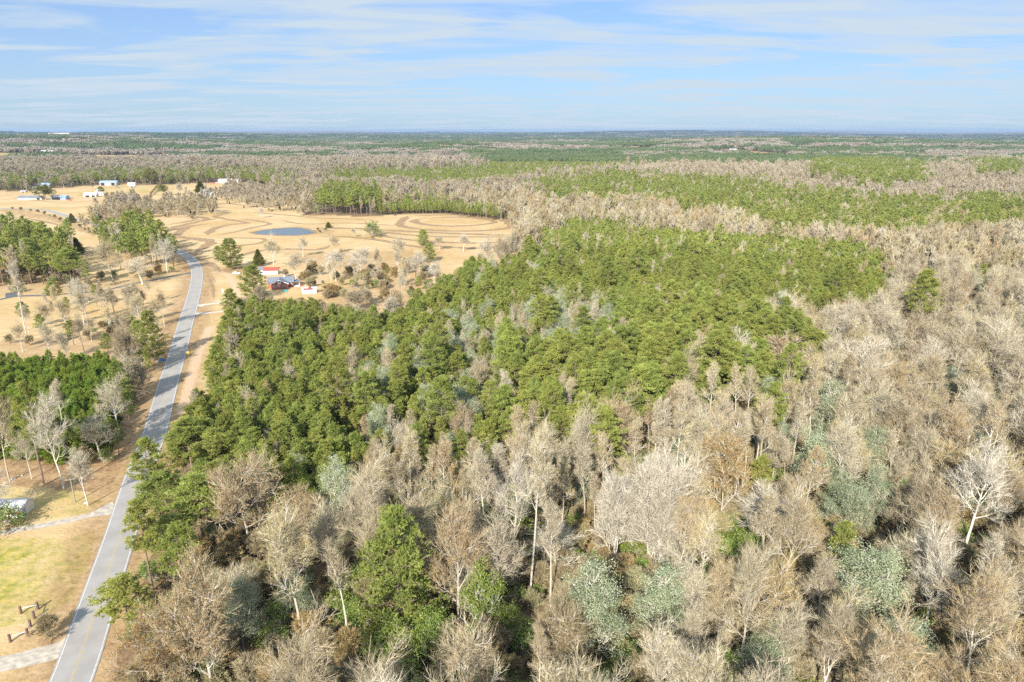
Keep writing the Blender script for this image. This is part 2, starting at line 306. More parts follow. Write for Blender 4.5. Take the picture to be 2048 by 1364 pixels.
# distant, simpler versions
many('pine_far', 4, lambda s: g_pine(210+s, 13, .62, 2.4, 22, 3, 4, 3, .8, .38, rc=.6, tk=3), 13, 4.6, 'needle', **PB)
many('tallpine_far', 4, lambda s: g_pine(230+s, 22, .52, 4.0, 30, 3, 5, 3, 1.0, .5, rc=.95, tk=3, gap=.1), 22, 8, 'needle_t', **PB)
many('bare_far', 4, lambda s: bare_(260+s, 17, 5.2, clear=.25, nl=9, up=.6, lv=2, tw=.15, ntw=5, sub=1, tl=1.7), 17, 10, 'bark_bare', 'twig')
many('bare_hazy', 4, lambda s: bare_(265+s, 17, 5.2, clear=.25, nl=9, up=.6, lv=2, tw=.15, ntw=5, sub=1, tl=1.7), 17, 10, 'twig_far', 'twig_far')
many('magnolia_far', 2, lambda s: g_leafy(290+s, 11, 3.1, 900, .42), 11, 6, 'mag')
many('rusty_far', 2, lambda s: bare_(295+s, 15, 4.8, clear=.2, nl=8, up=.55, lv=2, tw=.18, ntw=8, sub=0, tl=1.5), 15, 9, 'bark_bare', 'twig_b')
def ico(rng, c, r, jz):
    t = (1+5**.5)/2
    v = norm(np.array([[-1, t, 0], [1, t, 0], [-1, -t, 0], [1, -t, 0], [0, -1, t], [0, 1, t], [0, -1, -t], [0, 1, -t], [t, 0, -1], [t, 0, 1], [-t, 0, -1], [-t, 0, 1]], float))
    f = np.array([[0, 11, 5], [0, 5, 1], [0, 1, 7], [0, 7, 10], [0, 10, 11], [1, 5, 9], [5, 11, 4], [11, 10, 2], [10, 7, 6], [7, 1, 8], [3, 9, 4], [3, 4, 2], [3, 2, 6], [3, 6, 8], [3, 8, 9], [4, 9, 5], [2, 4, 11], [6, 2, 10], [8, 6, 7], [9, 8, 1]])
    v = v*(r*rng.uniform(.6, 1.3, (12, 1)))*np.array([1, 1, jz])+c
    return v[f]
def g_patch(seed, S, n, h, r, k, cards):
    """a patch of far wood, S metres wide: n crowns of ragged shape on short trunks"""
    rng = np.random.default_rng(seed); T, B = [], []
    for i in range(n):
        x, y = rng.uniform(-S/2, S/2, 2); hh = h*rng.uniform(.6, 1.25); rr = r*rng.uniform(.7, 1.3)
        B.append([x, y, 0, .25, x, y, hh*.7, .15]); T.append(ico(rng, np.array([x, y, hh-rr*.8]), rr*.8, 1.1))
        c = np.array([x, y, hh-rr])+norm(rng.normal(size=(cards, 3)))*rr*rng.uniform(.7, 1.25, (cards, 1)); d = norm(rng.normal(size=(cards, 3))+np.array([0, 0, .5]))
        T.append(spikes(rng, c, d, np.full(cards, rr*.8), np.full(cards, rr*.45)))
    return tubes(B, 3), np.concatenate(T)
for s in range(3):
    tr, cr = g_patch(300+s, 34, 60, 15, 2.35, 0, 18); add_proto('pine_patch', tr, 15, 34, (cr, 'needle_far'), tm='bark_pine')
for s in range(3):
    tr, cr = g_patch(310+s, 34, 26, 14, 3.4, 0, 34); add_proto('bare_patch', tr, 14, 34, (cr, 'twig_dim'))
# ------------------------------------------------------------------ what grows where (outlines read off the photo, in its pixels)
GX0, GY0, GS = -500, 240, 2
GW, GH = (2548-GX0)//GS, (2000-GY0)//GS
gxx, gyy = np.meshgrid(GX0+GS*np.arange(GW), GY0+GS*np.arange(GH))
def fill(raster, poly, val):
    P = np.array(poly, float); x0, y0 = P.min(0); x1, y1 = P.max(0)
    i0, i1 = max(0, int((y0-GY0)/GS)-1), min(GH, int((y1-GY0)/GS)+2); j0, j1 = max(0, int((x0-GX0)/GS)-1), min(GW, int((x1-GX0)/GS)+2)
    if i0 >= i1 or j0 >= j1: return
    X, Y = gxx[i0:i1, j0:j1], gyy[i0:i1, j0:j1]; ins = np.zeros(X.shape, bool)
    for k in range(len(P)):
        (xa, ya), (xb, yb) = P[k], P[(k+1) % len(P)]
        if ya == yb: continue
        ins ^= ((ya > Y) != (yb > Y)) & (X < (xb-xa)*(Y-ya)/(yb-ya)+xa)
    raster[i0:i1, j0:j1][ins] = val
NONE, P_, T_, Y_, B_, S_, X_, H_, M_, P3_, N_, L_, R_ = range(13)
can = np.full((GH, GW), B_, np.uint8)
can[:(352-GY0)//GS, :] = N_                     # far: patchwork of pine and bare wood
for z, poly in [
 (M_, [(-500, 345), (60, 345), (300, 338), (480, 335), (620, 345), (640, 385), (560, 372), (470, 368), (240, 368), (60, 382), (-500, 390)]),
 (B_, [(600, 330), (690, 330), (690, 355), (860, 365), (1060, 352), (1070, 400), (1000, 430), (900, 400), (760, 400), (640, 430), (590, 415), (590, 360)]),
 (P_, [(640, 350), (700, 334), (870, 331), (1080, 323), (1250, 319), (1350, 307), (1560, 307), (1750, 308), (1880, 317), (1990, 330), (1900, 334), (1600, 334), (1350, 333), (1200, 342), (1050, 350), (900, 362), (850, 360), (800, 352), (700, 358)]),
 (P_, [(945, 306), (1100, 299), (1280, 306), (1250, 322), (1080, 325), (950, 328)]),
 (P3_, [(1060, 372), (1130, 350), (1200, 345), (1350, 352), (1480, 362), (1560, 372), (1680, 392), (1780, 402), (2600, 372), (2600, 442), (1900, 455), (1800, 478), (1700, 470), (1560, 455), (1450, 430), (1300, 402), (1150, 398), (1080, 388)]),
 (B_, [(1180, 400), (1300, 405), (1450, 432), (1600, 462), (1740, 478), (1740, 490), (1600, 482), (1480, 475), (1290, 455), (1180, 432)]),
 (T_, [(1630, 325), (1750, 322), (1845, 335), (1835, 368), (1740, 372), (1640, 352)]),
 (T_, [(1950, 325), (2030, 323), (2060, 350), (1960, 350)]),
 (T_, [(640, 385), (690, 378), (760, 388), (755, 425), (650, 430)]),
 (P_, [(755, 405), (800, 393), (870, 390), (900, 398), (990, 413), (990, 430), (880, 425), (800, 425), (755, 428)]),
 # the main planted stand
 (P_, [(444, 606), (520, 604), (560, 610), (640, 612), (700, 624), (748, 644), (795, 622), (835, 590), (880, 574), (940, 520), (1000, 530), (1070, 495), (1085, 462), (1130, 438), (1180, 430), (1290, 452), (1480, 472), (1600, 480), (1735, 488), (1775, 520), (1790, 560), (1760, 590), (1700, 603), (1610, 598), (1560, 578), (1530, 600), (1500, 640), (1540, 660), (1640, 690), (1655, 740), (1500, 790), (1320, 800), (1250, 872), (1000, 880), (900, 850), (760, 880), (700, 960), (640, 1010), (560, 1010), (520, 940), (440, 950), (420, 1040), (400, 1110), (330, 1130), (270, 1100), (245, 1020), (262, 960), (300, 900), (320, 860), (350, 835), (380, 790), (400, 720), (425, 650)]),
 (T_, [(985, 650), (1100, 620), (1250, 640), (1380, 610), (1500, 640), (1590, 660), (1655, 690), (1650, 745), (1560, 700), (1500, 790), (1440, 805), (1320, 800), (1260, 862), (1150, 885), (1060, 868), (1000, 880), (975, 780)]),
 (X_, [(640, 745), (740, 705), (830, 690), (900, 625), (940, 600), (1000, 640), (1090, 575), (1230, 590), (1240, 690), (1150, 720), (1010, 740), (985, 800), (900, 900), (780, 880), (700, 860), (650, 800)]),
 (T_, [(262, 960), (330, 940), (440, 950), (420, 1050), (400, 1110), (330, 1130), (270, 1100), (245, 1020)]),
 (S_, [(700, 900), (780, 870), (900, 880), (1000, 880), (1150, 890), (1260, 870), (1320, 810), (1440, 810), (1520, 780), (1640, 800), (1600, 900), (1400, 930), (1250, 930), (1150, 1050), (1000, 1040), (900, 1000), (720, 1010)]),
 (S_, [(1540, 770), (1700, 770), (1700, 860), (1540, 860)]),
]: fill(can, poly, z)
# cleared land (outline on the ground) and what still grows on it
opn = np.zeros((GH, GW), np.uint8)
BIG = [(-500, 392), (60, 380), (150, 372), (240, 367), (300, 370), (400, 365), (480, 364), (540, 374), (590, 398), (610, 428), (740, 432), (820, 426), (900, 428), (1000, 440), (1030, 458), (1045, 500), (1010, 540), (900, 560), (870, 600), (780, 640), (740, 645), (640, 618), (560, 612), (500, 605), (475, 620), (450, 690), (430, 800), (400, 860), (340, 980), (280, 1180), (200, 1420), (130, 1700), (0, 2000), (-500, 2000)]
FIELDS = [[(880, 324), (948, 322), (948, 334), (895, 334)], [(1590, 373), (1684, 373), (1690, 384), (1600, 382)], [(1600, 358), (1660, 358), (1650, 370), (1612, 370)],
 [(-500, 306), (120, 304), (135, 312), (0, 319), (-500, 321)], [(135, 310), (335, 309), (345, 318), (215, 323), (140, 318)], [(1380, 300), (1480, 299), (1570, 309), (1650, 316), (1540, 318), (1450, 307)],
 [(1100, 297), (1180, 299), (1150, 302)], [(590, 306), (650, 304), (640, 311)], [(1230, 294), (1330, 296), (1300, 302), (1240, 300)], [(1640, 277), (1690, 275), (1680, 281)], [(1900, 297), (2000, 298), (1980, 302), (1910, 301)]]
fill(opn, BIG, 1)
for f in FIELDS: fill(opn, f, 1)
pos = np.zeros((GH, GW), np.uint8)
for z, poly in [
 (Y_, [(-500, 690), (0, 684), (120, 684), (255, 682), (245, 720), (215, 780), (205, 845), (160, 862), (0, 850), (-500, 870)]),
 (T_, [(-500, 466), (20, 456), (110, 474), (126, 500), (150, 518), (150, 532), (-500, 534)]),
 (T_, [(205, 480), (240, 458), (285, 446), (335, 468), (350, 494), (310, 508), (240, 504)]),
 (L_, [(40, 575), (330, 555), (335, 640), (270, 655), (230, 680), (40, 690)]),
 (L_, [(-100, 860), (60, 865), (200, 880), (200, 940), (120, 945), (-100, 930)]),
 (R_, [(268, 655), (325, 635), (326, 670), (305, 730), (275, 790), (250, 850), (210, 885), (190, 850), (225, 800), (246, 720)]),
 (H_, [(188, 420), (232, 388), (330, 390), (425, 392), (425, 408), (310, 415), (250, 424), (195, 436)]),
 (H_, [(415, 375), (480, 364), (600, 374), (640, 400), (600, 412), (590, 400), (480, 388), (440, 385)]),
 (H_, [(560, 512), (680, 500), (800, 505), (880, 500), (880, 550), (800, 560), (700, 545), (600, 545)]),
]: fill(pos, poly, z)
def look(r, px, py):
    j = np.clip(((px-GX0)/GS).astype(int), 0, GW-1); i = np.clip(((py-GY0)/GS).astype(int), 0, GH-1); return r[i, j]
def noise2(x, y, s, seed=0):
    r = np.random.default_rng(seed); o = 0
    for k in range(5):
        a = r.uniform(0, 6.28); f = r.uniform(.7, 1.6)/s; o = o+np.sin((x*math.cos(a)+y*math.sin(a))*f*6.28+r.uniform(0, 6.28)+1.3*np.sin((x*math.sin(a)-y*math.cos(a))*f*4.1+r.uniform(0, 6)))
    return o/5
# ------------------------------------------------------------------ the road line
ROADPX = [(-60, 1800), (60, 1540), (144, 1364), (182, 1245), (220, 1132), (243, 1065), (266, 985), (286, 924), (309, 868), (334, 775), (357, 700), (370, 650), (380, 618), (390, 580), (393, 562), (394, 545), (390, 530), (378, 515), (352, 500), (322, 487), (290, 475), (252, 465), (216, 457.6), (187, 447.5), (154, 439.3), (132, 432), (99, 422), (66, 418.3), (0, 416.9), (-90, 417.5), (-250, 421)]
def catmull(P, step):
    P = [np.array(p, float) for p in P]; P = [2*P[0]-P[1]]+P+[2*P[-1]-P[-2]]; out = []
    for i in range(1, len(P)-2):
        n = max(2, int(np.linalg.norm(P[i+1]-P[i])/step))
        for k in range(n):
            t = k/n; out.append(.5*(2*P[i]+(P[i+1]-P[i-1])*t+(2*P[i-1]-5*P[i]+4*P[i+1]-P[i+2])*t*t+(3*P[i]-P[i-1]-3*P[i+1]+P[i+2])*t**3))
    out.append(P[-2]); return np.array(out)
def smooth(c, k):
    for _ in range(k): c[1:-1] = .25*c[:-2]+.5*c[1:-1]+.25*c[2:]
    return c
road = smooth(catmull([at(a, b)[:2] for a, b in ROADPX], 3.), 8)
def dist_line(px, py, L):
    d = np.full(np.shape(px), 1e9); L = np.asarray(L); lo, hi = L.min(0)-40, L.max(0)+40
    m = (px > lo[0]) & (px < hi[0]) & (py > lo[1]) & (py < hi[1]); x, y = px[m], py[m]; dd = np.full(x.shape, 1e9)
    for i in range(len(L)-1):
        a, b = L[i], L[i+1]; ab = b-a; t = np.clip(((x-a[0])*ab[0]+(y-a[1])*ab[1])/max(ab@ab, 1e-9), 0, 1); dd = np.minimum(dd, np.hypot(x-a[0]-t*ab[0], y-a[1]-t*ab[1]))
    d[m] = dd; return d
road_c = road[::4]
# ------------------------------------------------------------------ ground: one sheet to the horizon
TRACKS = [  # mown windrows and wheel tracks: (half width m, strength, photo points)
 (1.6, .8, [(322, 451), (366, 445), (395, 439), (415, 437.6), (400, 434), (337, 434)]),
 (2.0, .9, [(337, 464.5), (349, 455), (381, 447), (410, 440), (420, 439), (412.5, 436.4)]),
 (2.0, .9, [(427, 446.7), (381, 452), (361, 462), (354, 473), (376, 476), (407, 479), (422, 484.7), (407, 492), (395, 498)]),
 (1.7, .8, [(464, 424), (439, 430), (430, 434), (478, 442.5), (495.6, 446), (464, 448.6), (439, 453.5), (420, 462), (415, 470.6)]),
 (1.4, .7, [(340, 473), (380, 477), (418, 483), (428, 487), (413, 493), (395, 503), (388, 512)]),
 (1.3, .7, [(420, 476), (454, 475.5), (522, 477), (532, 480.6), (517, 487), (443, 494.6), (405, 505)]),
 (1.6, .7, [(440, 520), (481.6, 511), (522, 501), (573, 498), (634, 499.7), (664, 489.5)]),
 (2.2, .8, [(608.5, 456), (710, 457), (800, 462), (900, 466.7), (1024, 471)]),
 (1.6, .6, [(626, 473), (685, 473), (761, 480.6), (776, 484), (817, 491), (880, 500)]),
 (2.0, .7, [(860, 436), (917, 434), (966, 438), (990, 444), (965, 449), (920, 452), (870, 451), (835, 446), (830, 440), (860, 436)]),
 (2.0, .8, [(815, 432), (917, 430), (1000, 438), (1022, 449), (1015, 456), (970, 461), (900, 462), (840, 458), (800, 450), (815, 432)]),
 (1.6, .7, [(700, 455), (820, 470), (930, 474), (1028, 473)]), (1.6, .7, [(740, 468), (820, 480), (930, 486), (1024, 484)]), (1.6, .7, [(830, 487), (930, 496), (1020, 494)]),
 (1.4, .5, [(500, 424), (570, 430), (640, 436), (760, 440)]), (1.4, .55, [(480, 437), (540, 447), (500, 456), (470, 464), (430, 470)]), (1.2, .5, [(560, 440), (610, 448), (700, 446), (800, 452)]),
 (1.2, .4, [(0, 432), (60, 438), (110, 448), (150, 458)]), (1.2, .4, [(110, 462), (140, 466), (130, 474)]), (1.0, .4, [(20, 395), (120, 404), (220, 398)]), (1.3, .5, [(440, 405), (500, 412), (600, 418), (640, 424)]),
 (1.2, .9, [(392, 512), (410, 523), (432, 535), (441, 545)]), (.45, .8, [(414, 548), (424, 570), (428, 600)]), (.45, .6, [(419, 548), (432, 565)]),
 (.8, .6, [(292, 369), (313, 358), (320, 376), (304, 392)]),
]
GRAVEL = [   # drives: (name, half width, photo points, strength)
 ('x', 1.5, [(408, 544.5), (430, 544), (446, 544.6), (458.7, 554), (468, 571), (478, 590), (490, 612)]),
]
ang_d = np.concatenate([[89.9], np.arange(80, 55, -5), np.arange(54, 1.2, -.11)])
Dr = HC/np.tan(np.radians(ang_d)); Dr = np.concatenate([Dr, Dr[-1]*1.035**np.arange(1, 58)])
azs = np.concatenate([np.arange(-180, -44, 4), np.arange(-44, 44.01, .13), np.arange(48, 180, 4), [180]])
A, DD = np.meshgrid(np.radians(azs), Dr); gx, gy = DD*np.sin(A), DD*np.cos(A); gz = hgt(gx, gy)
nr, na = gx.shape; me = bpy.data.meshes.new('ground')
V = np.stack([gx, gy, gz], -1).reshape(-1, 3); idx = np.arange(nr*na).reshape(nr, na)
q = np.stack([idx[:-1, :-1], idx[:-1, 1:], idx[1:, 1:], idx[1:, :-1]], -1).reshape(-1, 4)
me.vertices.add(len(V)); me.vertices.foreach_set('co', V.astype(np.float32).ravel()); me.loops.add(len(q)*4); me.loops.foreach_set('vertex_index', q.astype(np.int32).ravel())
me.polygons.add(len(q)); me.polygons.foreach_set('loop_start', np.arange(0, len(q)*4, 4, dtype=np.int32)); me.update(calc_edges=True)
me.polygons.foreach_set('use_smooth', np.ones(len(q), bool))
fx, fy = V[:, 0], V[:, 1]; Dv = np.hypot(fx, fy); ix, iy, iz = project(fx, fy, V[:, 2]); front = (iz > 20)
jx, jy = ix+noise2(fx, fy, 9, 1)*5*np.minimum(1, 300/np.maximum(Dv, 1)), iy+noise2(fx, fy, 11, 2)*3*np.minimum(1, 200/np.maximum(Dv, 1))
dry = (look(opn, jx, jy) > 0) & front; Rr_ = dry.astype(float)
green = np.zeros(len(V)); gr = np.zeros((GH, GW), np.uint8)
for v, poly in [(200, [(155, 388), (192, 382), (192, 386), (165, 390)]), (110, [(200, 371), (330, 371), (300, 384), (215, 389)]), (230, [(-500, 305), (118, 303), (130, 311), (0, 319), (-500, 322)]), (200, [(1530, 315), (1610, 309), (1580, 319)]),
 (190, [(0, 1075), (130, 1075), (190, 1065), (180, 1110), (150, 1190), (100, 1235), (-40, 1260), (-500, 1300), (-500, 1080)]), (120, [(-300, 960), (60, 960), (150, 985), (210, 1000), (150, 1030), (0, 1050), (-300, 1080)]),
 (120, [(390, 690), (402, 690), (372, 770), (352, 830), (345, 830), (365, 750)]), (90, [(588, 575), (640, 570), (600, 590)]), (150, [(608, 545), (640, 542), (622, 552), (606, 553)]), (70, [(410, 533), (436, 538), (430, 546), (410, 545)]), (60, [(60, 410), (150, 428), (215, 447), (250, 444), (200, 428), (120, 412)]),
 (150, [(1095, 298), (1180, 299), (1150, 303)])]: fill(gr, poly, v)
green = look(gr, jx, jy)/255.*(front)*np.clip(.75+.6*noise2(fx, fy, 17, 3)+.5*noise2(fx, fy, 5, 4), 0, 1.3)
brown = np.zeros(len(V))
near = (Dv < 1300) & front
def band(L, hw, soft, s):
    global brown
    d = dist_line(fx, fy, L); d = d+noise2(fx, fy, 3.1, 5)*soft*.4; brown = np.maximum(brown, s*np.clip(1-(d-hw)/soft, 0, 1))
for hw, s, pts in TRACKS[:0]: band(catmull([at(a, b)[:2] for a, b in pts], 6.), hw*.8, .9, s)
d = dist_line(fx, fy, road_c); brown = np.maximum(brown, .80*np.clip(1-(d-6.5)/6., 0, 1)*(.75+.4*noise2(fx, fy, 6, 6))*(Dv < 700)); brown = np.maximum(brown, .9*np.clip(1-(d-3.2)/1.0, 0, 1)*(Dv < 600))
scrub = np.zeros((GH, GW), np.uint8)
for v, poly in [(235, [(-500, 860), (220, 850), (290, 740), (330, 640), (345, 640), (300, 760), (255, 900), (215, 985), (100, 975), (-500, 960)]), (130, [(0, 680), (280, 660), (280, 720), (0, 800)]), (110, [(640, 580), (780, 560), (860, 545), (860, 610), (760, 640), (660, 615)]),
 (100, [(560, 505), (880, 500), (880, 548), (700, 548)]), (160, [(150, 1100), (195, 1060), (198, 1075), (165, 1160), (110, 1225), (95, 1222), (140, 1160)]), (140, [(80, 1235), (118, 1228), (112, 1275), (75, 1285)]), (90, [(-500, 560), (330, 560), (280, 590), (-500, 600)]),
 (150, [(0, 416), (60, 421), (110, 432), (150, 446), (195, 465), (190, 472), (140, 455), (90, 436), (0, 425)]), (170, [(610, 425), (740, 427), (740, 431), (600, 430)]), (120, [(630, 455), (670, 460), (660, 470), (636, 468)]), (180, [(408, 540), (500, 530), (520, 548), (460, 548)])]: fill(scrub, poly, v)
brown = np.maximum(brown, look(scrub, jx, jy)/255.*front*np.clip(.85+.5*noise2(fx, fy, 7, 8), 0, 1))
pale = np.zeros(len(V))
for hw, s, pts in [(1.0, .9, [(408, 544.5), (430, 544), (446, 544.6), (458.7, 554), (468, 571), (478, 590), (492, 615)]), (1.2, 1., [(365, 825), (378, 770), (392, 720), (408, 680), (420, 655)]), (1.6, .5, [(560, 570), (590, 574), (640, 562), (650, 555)]), (3.0, .7, [(150, 400), (180, 398), (212, 394)]), (2.5, .7, [(198, 377), (186, 364)]),
                   (1.1, .6, [(145, 1258), (150, 1290), (138, 1320)])]:
    L = catmull([at(a, b)[:2] for a, b in pts], 5.); dd = dist_line(fx, fy, L)+noise2(fx, fy, 2.7, 9)*.5; pale = np.maximum(pale, s*np.clip(1-(dd-hw)/1.2, 0, 1))
col = np.stack([Rr_, np.clip(green, 0, 1), np.clip(brown, 0, 1), np.clip(pale, 0, 1)], -1).astype(np.float32)
at_ = me.attributes.new('cover', 'FLOAT_COLOR', 'POINT'); at_.data.foreach_set('color', col.ravel())
g = bpy.data.materials.new('ground_cover'); g.use_nodes = True; t = g.node_tree; t.nodes.clear()
out = nd(t, 'ShaderNodeOutputMaterial'); p = nd(t, 'ShaderNodeBsdfPrincipled'); p.inputs['Roughness'].default_value = .95; p.inputs['Specular IOR Level'].default_value = .1; t.links.new(p.outputs[0], out.inputs[0])
ca = nd(t, 'ShaderNodeAttribute', attribute_name='cover'); se = nd(t, 'ShaderNodeSeparateColor'); t.links.new(ca.outputs['Color'], se.inputs[0])
tc2 = nd(t, 'ShaderNodeTexCoord')
def tn(scale, detail=6, dist=0., lo=.35, hi=.65, sx=1., sy=1., rot=0.):
    mp = nd(t, 'ShaderNodeMapping'); mp.inputs['Scale'].default_value = (sx, sy, 1); mp.inputs['Rotation'].default_value = (0, 0, rot); t.links.new(tc2.outputs['Object'], mp.inputs[0])
    n = nd(t, 'ShaderNodeTexNoise'); n.inputs['Scale'].default_value = scale; n.inputs['Detail'].default_value = detail; n.inputs['Distortion'].default_value = dist; t.links.new(mp.outputs[0], n.inputs[0])
    m = nd(t, 'ShaderNodeMapRange'); m.inputs[1].default_value = lo; m.inputs[2].default_value = hi; t.links.new(n.outputs[0], m.inputs[0]); return m.outputs[0]
def mx(f, a, b):
    m = nd(t, 'ShaderNodeMix', data_type='RGBA')
    for i, v in ((0, f), (6, a), (7, b)):
        if isinstance(v, tuple): m.inputs[i].default_value = (*v, 1)
        elif isinstance(v, (int, float)): m.inputs[i].default_value = v
        else: t.links.new(v, m.inputs[i])
    return m.outputs[2]
litter = mx(tn(.25, 8), mx(tn(1.3, 6), (.12, .08, .042), (.22, .15, .08)), mx(tn(2.2, 6), (.22, .16, .09), (.30, .22, .125)))
dryc = mx(tn(.02, 6, .4), mx(tn(.22, 8, sx=.35, rot=.5), (.51, .36, .185), (.63, .475, .28)), mx(tn(.5, 8, sx=.5, rot=-.3), (.54, .375, .18), (.42, .28, .12)))
dryc = mx(mth(t, 'MULTIPLY', tn(3.5, 3, lo=.45, hi=.8), .35), dryc, (.26, .19, .07))
c = mx(se.outputs[0], litter, dryc)
c = mx(mth(t, 'MULTIPLY', se.outputs[1], 1.0, True), c, mx(tn(.6, 8), (.20, .22, .035), (.46, .36, .09)))
c = mx(mth(t, 'MULTIPLY', se.outputs[2], mth(t, 'ADD', mth(t, 'MULTIPLY', tn(1.1, 6, .6), .35), .72), True), c, mx(tn(.8, 8), (.165, .095, .05), (.34, .205, .11)))
c = mx(mth(t, 'MULTIPLY', ca.outputs['Alpha'], mth(t, 'ADD', mth(t, 'MULTIPLY', tn(1.6, 6), .5), .6), True), c, mx(tn(2., 5), (.62, .44, .29), (.50, .36, .24)))
t.links.new(c, p.inputs['Base Color'])
b = nd(t, 'ShaderNodeBump'); b.inputs['Strength'].default_value = .5; b.inputs['Distance'].default_value = .35; t.links.new(tn(1.4, 8, lo=0, hi=1), b.inputs['Height']); t.links.new(b.outputs[0], p.inputs['Normal'])
me.materials.append(g)
def link(name, me_, parent=None, loc=None, **kw):
    o = bpy.data.objects.new(name, me_); sc.collection.objects.link(o)
    if parent is not None: o.parent = parent
    if loc is not None: o.location = loc
    for k, v in kw.items(): o[k] = v
    return o
link('ground', me, kind='structure')
# ------------------------------------------------------------------ road, drives, pond
def strip(L, offs, z, zf=None):
    """ribbon between two offsets from a centre line"""
    L = np.asarray(L); T = np.gradient(L, axis=0); T = T/np.linalg.norm(T, axis=1)[:, None]; N = np.column_stack([T[:, 1], -T[:, 0]])
    a, b = L+N*np.asarray(offs[0]).reshape(-1, 1), L+N*np.asarray(offs[1]).reshape(-1, 1)
    return a, b
def strip_mesh(name, parts, z, m):
    vs, fs = [], []
    for a, b in parts:
        n0 = len(vs); k = len(a)
        for i in range(k): vs += [(a[i][0], a[i][1], z), (b[i][0], b[i][1], z)]
        fs += [(n0+2*i, n0+2*i+1, n0+2*i+3, n0+2*i+2) for i in range(k-1)]
    me_ = bpy.data.meshes.new(name); me_.from_pydata(vs, [], fs); me_.materials.append(m); me_.update(); return me_
mown = mat('mown_windrow', (.25, .16, .08), col2=(.37, .245, .125), scale=.35, detail=8)
tk_rng = np.random.default_rng(3); tparts = []
for hw, s, pts in TRACKS:
    L = smooth(catmull([at(a, b)[:2] for a, b in pts], 3.), 4); w1 = hw*1.95*(.8+.35*s)*np.clip(1+.25*smooth(tk_rng.normal(0, 1, len(L)), 1), .3, 2); e = np.minimum(1, np.minimum(np.arange(len(L)), np.arange(len(L))[::-1])/6.); tparts.append(strip(L, (-w1*e, w1*e*.9), 0))
mt_ = strip_mesh('mown_tracks', tparts, .02, mown); zi = []
for k, (a, b) in enumerate(tparts): zi += [.012+.0016*k]*(2*len(a))
for v_, z_ in zip(mt_.vertices, zi): v_.co.z = z_
link('mown_tracks', mt_, kind='structure')
asph = mat('worn_asphalt', (.31, .29, .27), col2=(.36, .34, .315), scale=.25, detail=9, rough=1, spec=.05)
RW = 3.35
rd = link('road', strip_mesh('road', [strip(road, (-RW, RW), 0)], .06, asph), kind='structure')
white = mat('worn_white_paint', (.62, .62, .60), col2=(.45, .45, .44), scale=1.5, rough=.7); yellow = mat('worn_yellow_paint', (.52, .40, .16), col2=(.38, .33, .22), scale=1.2, rough=.7)
link('edge_line', strip_mesh('edge_line', [strip(road, (-RW+.25, -RW+.42), 0), strip(road, (RW-.42, RW-.25), 0)], .066, white), rd)
link('centre_line', strip_mesh('centre_line', [strip(road, (-.20, -.09), 0), strip(road, (.09, .20), 0)], .066, yellow), rd)
def path(name, pts, hw, z, m, jag=.25, ends=0):
    L = smooth(catmull([at(a, b)[:2] for a, b in pts], 1.2), 3); rng = np.random.default_rng(len(pts)); w1 = hw+jag*smooth(rng.normal(0, 1, len(L)), 2); w2 = hw+jag*smooth(rng.normal(0, 1, len(L)), 2)
    if ends: f = np.clip(1-np.arange(len(L))/5., 0, 1)**2*ends; w1 = w1+f; w2 = w2+f
    return link(name, strip_mesh(name, [strip(L, (-w1, w2), 0)], z, m), kind='structure')
dark_asph = mat('dark_asphalt', (.085, .09, .10), col2=(.14, .14, .15), scale=.8, detail=6); grav = mat('grey_gravel', (.34, .30, .25), col2=(.54, .47, .38), scale=.9, detail=9, bump=.3)
conc = mat('pale_gravel', (.48, .43, .36), col2=(.62, .56, .48), scale=.7, detail=8)
path('asphalt_drive', [(383, 546), (350, 551), (319, 558), (290, 563), (264, 568), (240, 574), (209, 580), (170, 585), (125, 588), (88, 591), (40, 592), (18, 595), (-20, 603), (-80, 612)], 1.5, .03, dark_asph, .08, 2)
path('asphalt_turnaround', [(24, 595), (22, 590), (24, 585)], 2.6, .036, dark_asph, .1)
path('gravel_drive', [(232, 1015), (200, 1025), (182, 1030), (121, 1044), (61, 1055), (0, 1066), (-80, 1082)], 1.2, .03, grav, .2, 2.5)
path('concrete_drive', [(396, 612), (410, 609), (425, 607.5), (449, 604.6), (480, 600)], 1.3, .03, conc, .1, 2)
path('concrete_track', [(391, 628.5), (405, 627), (420, 625.5), (436, 624), (460, 621)], 1.2, .03, conc, .15, 2)
path('gravel_track', [(165, 1278), (150, 1286), (121, 1299), (61, 1313), (0, 1328), (-90, 1350)], 2.1, .03, grav, .35, 3)
PONDPX = [(505, 464.8), (518, 462.3), (532, 459.8), (560, 456.8), (591, 454.9), (603, 456.3), (616, 459.5), (628, 463.8), (624, 467.2), (608, 469.8), (585, 471), (560, 470.6), (537, 469.8), (515, 467.8)]
pc = catmull([at(a, b)[:2] for a, b in PONDPX+[PONDPX[0]]], 4.)[:-1]
wm = bpy.data.materials.new('pond_water'); wm.use_nodes = True; wp = wm.node_tree.nodes['Principled BSDF']; wp.inputs['Base Color'].default_value = (.10, .13, .15, 1); wp.inputs['Roughness'].default_value = .25; wp.inputs['IOR'].default_value = 1.33
wn = nd(wm.node_tree, 'ShaderNodeTexNoise'); wn.inputs['Scale'].default_value = .9; wb = nd(wm.node_tree, 'ShaderNodeBump'); wb.inputs['Strength'].default_value = .25; wb.inputs['Distance'].default_value = .08
wtc = nd(wm.node_tree, 'ShaderNodeTexCoord'); wm.node_tree.links.new(wtc.outputs['Object'], wn.inputs[0]); wm.node_tree.links.new(wn.outputs[0], wb.inputs['Height']); wm.node_tree.links.new(wb.outputs[0], wp.inputs['Normal'])
pm = bpy.data.meshes.new('pond_water'); pm.from_pydata([(x, y, .05) for x, y in pc], [], [tuple(range(len(pc)))[::-1]]); pm.materials.append(wm); pm.update(); link('pond_water', pm, kind='structure')
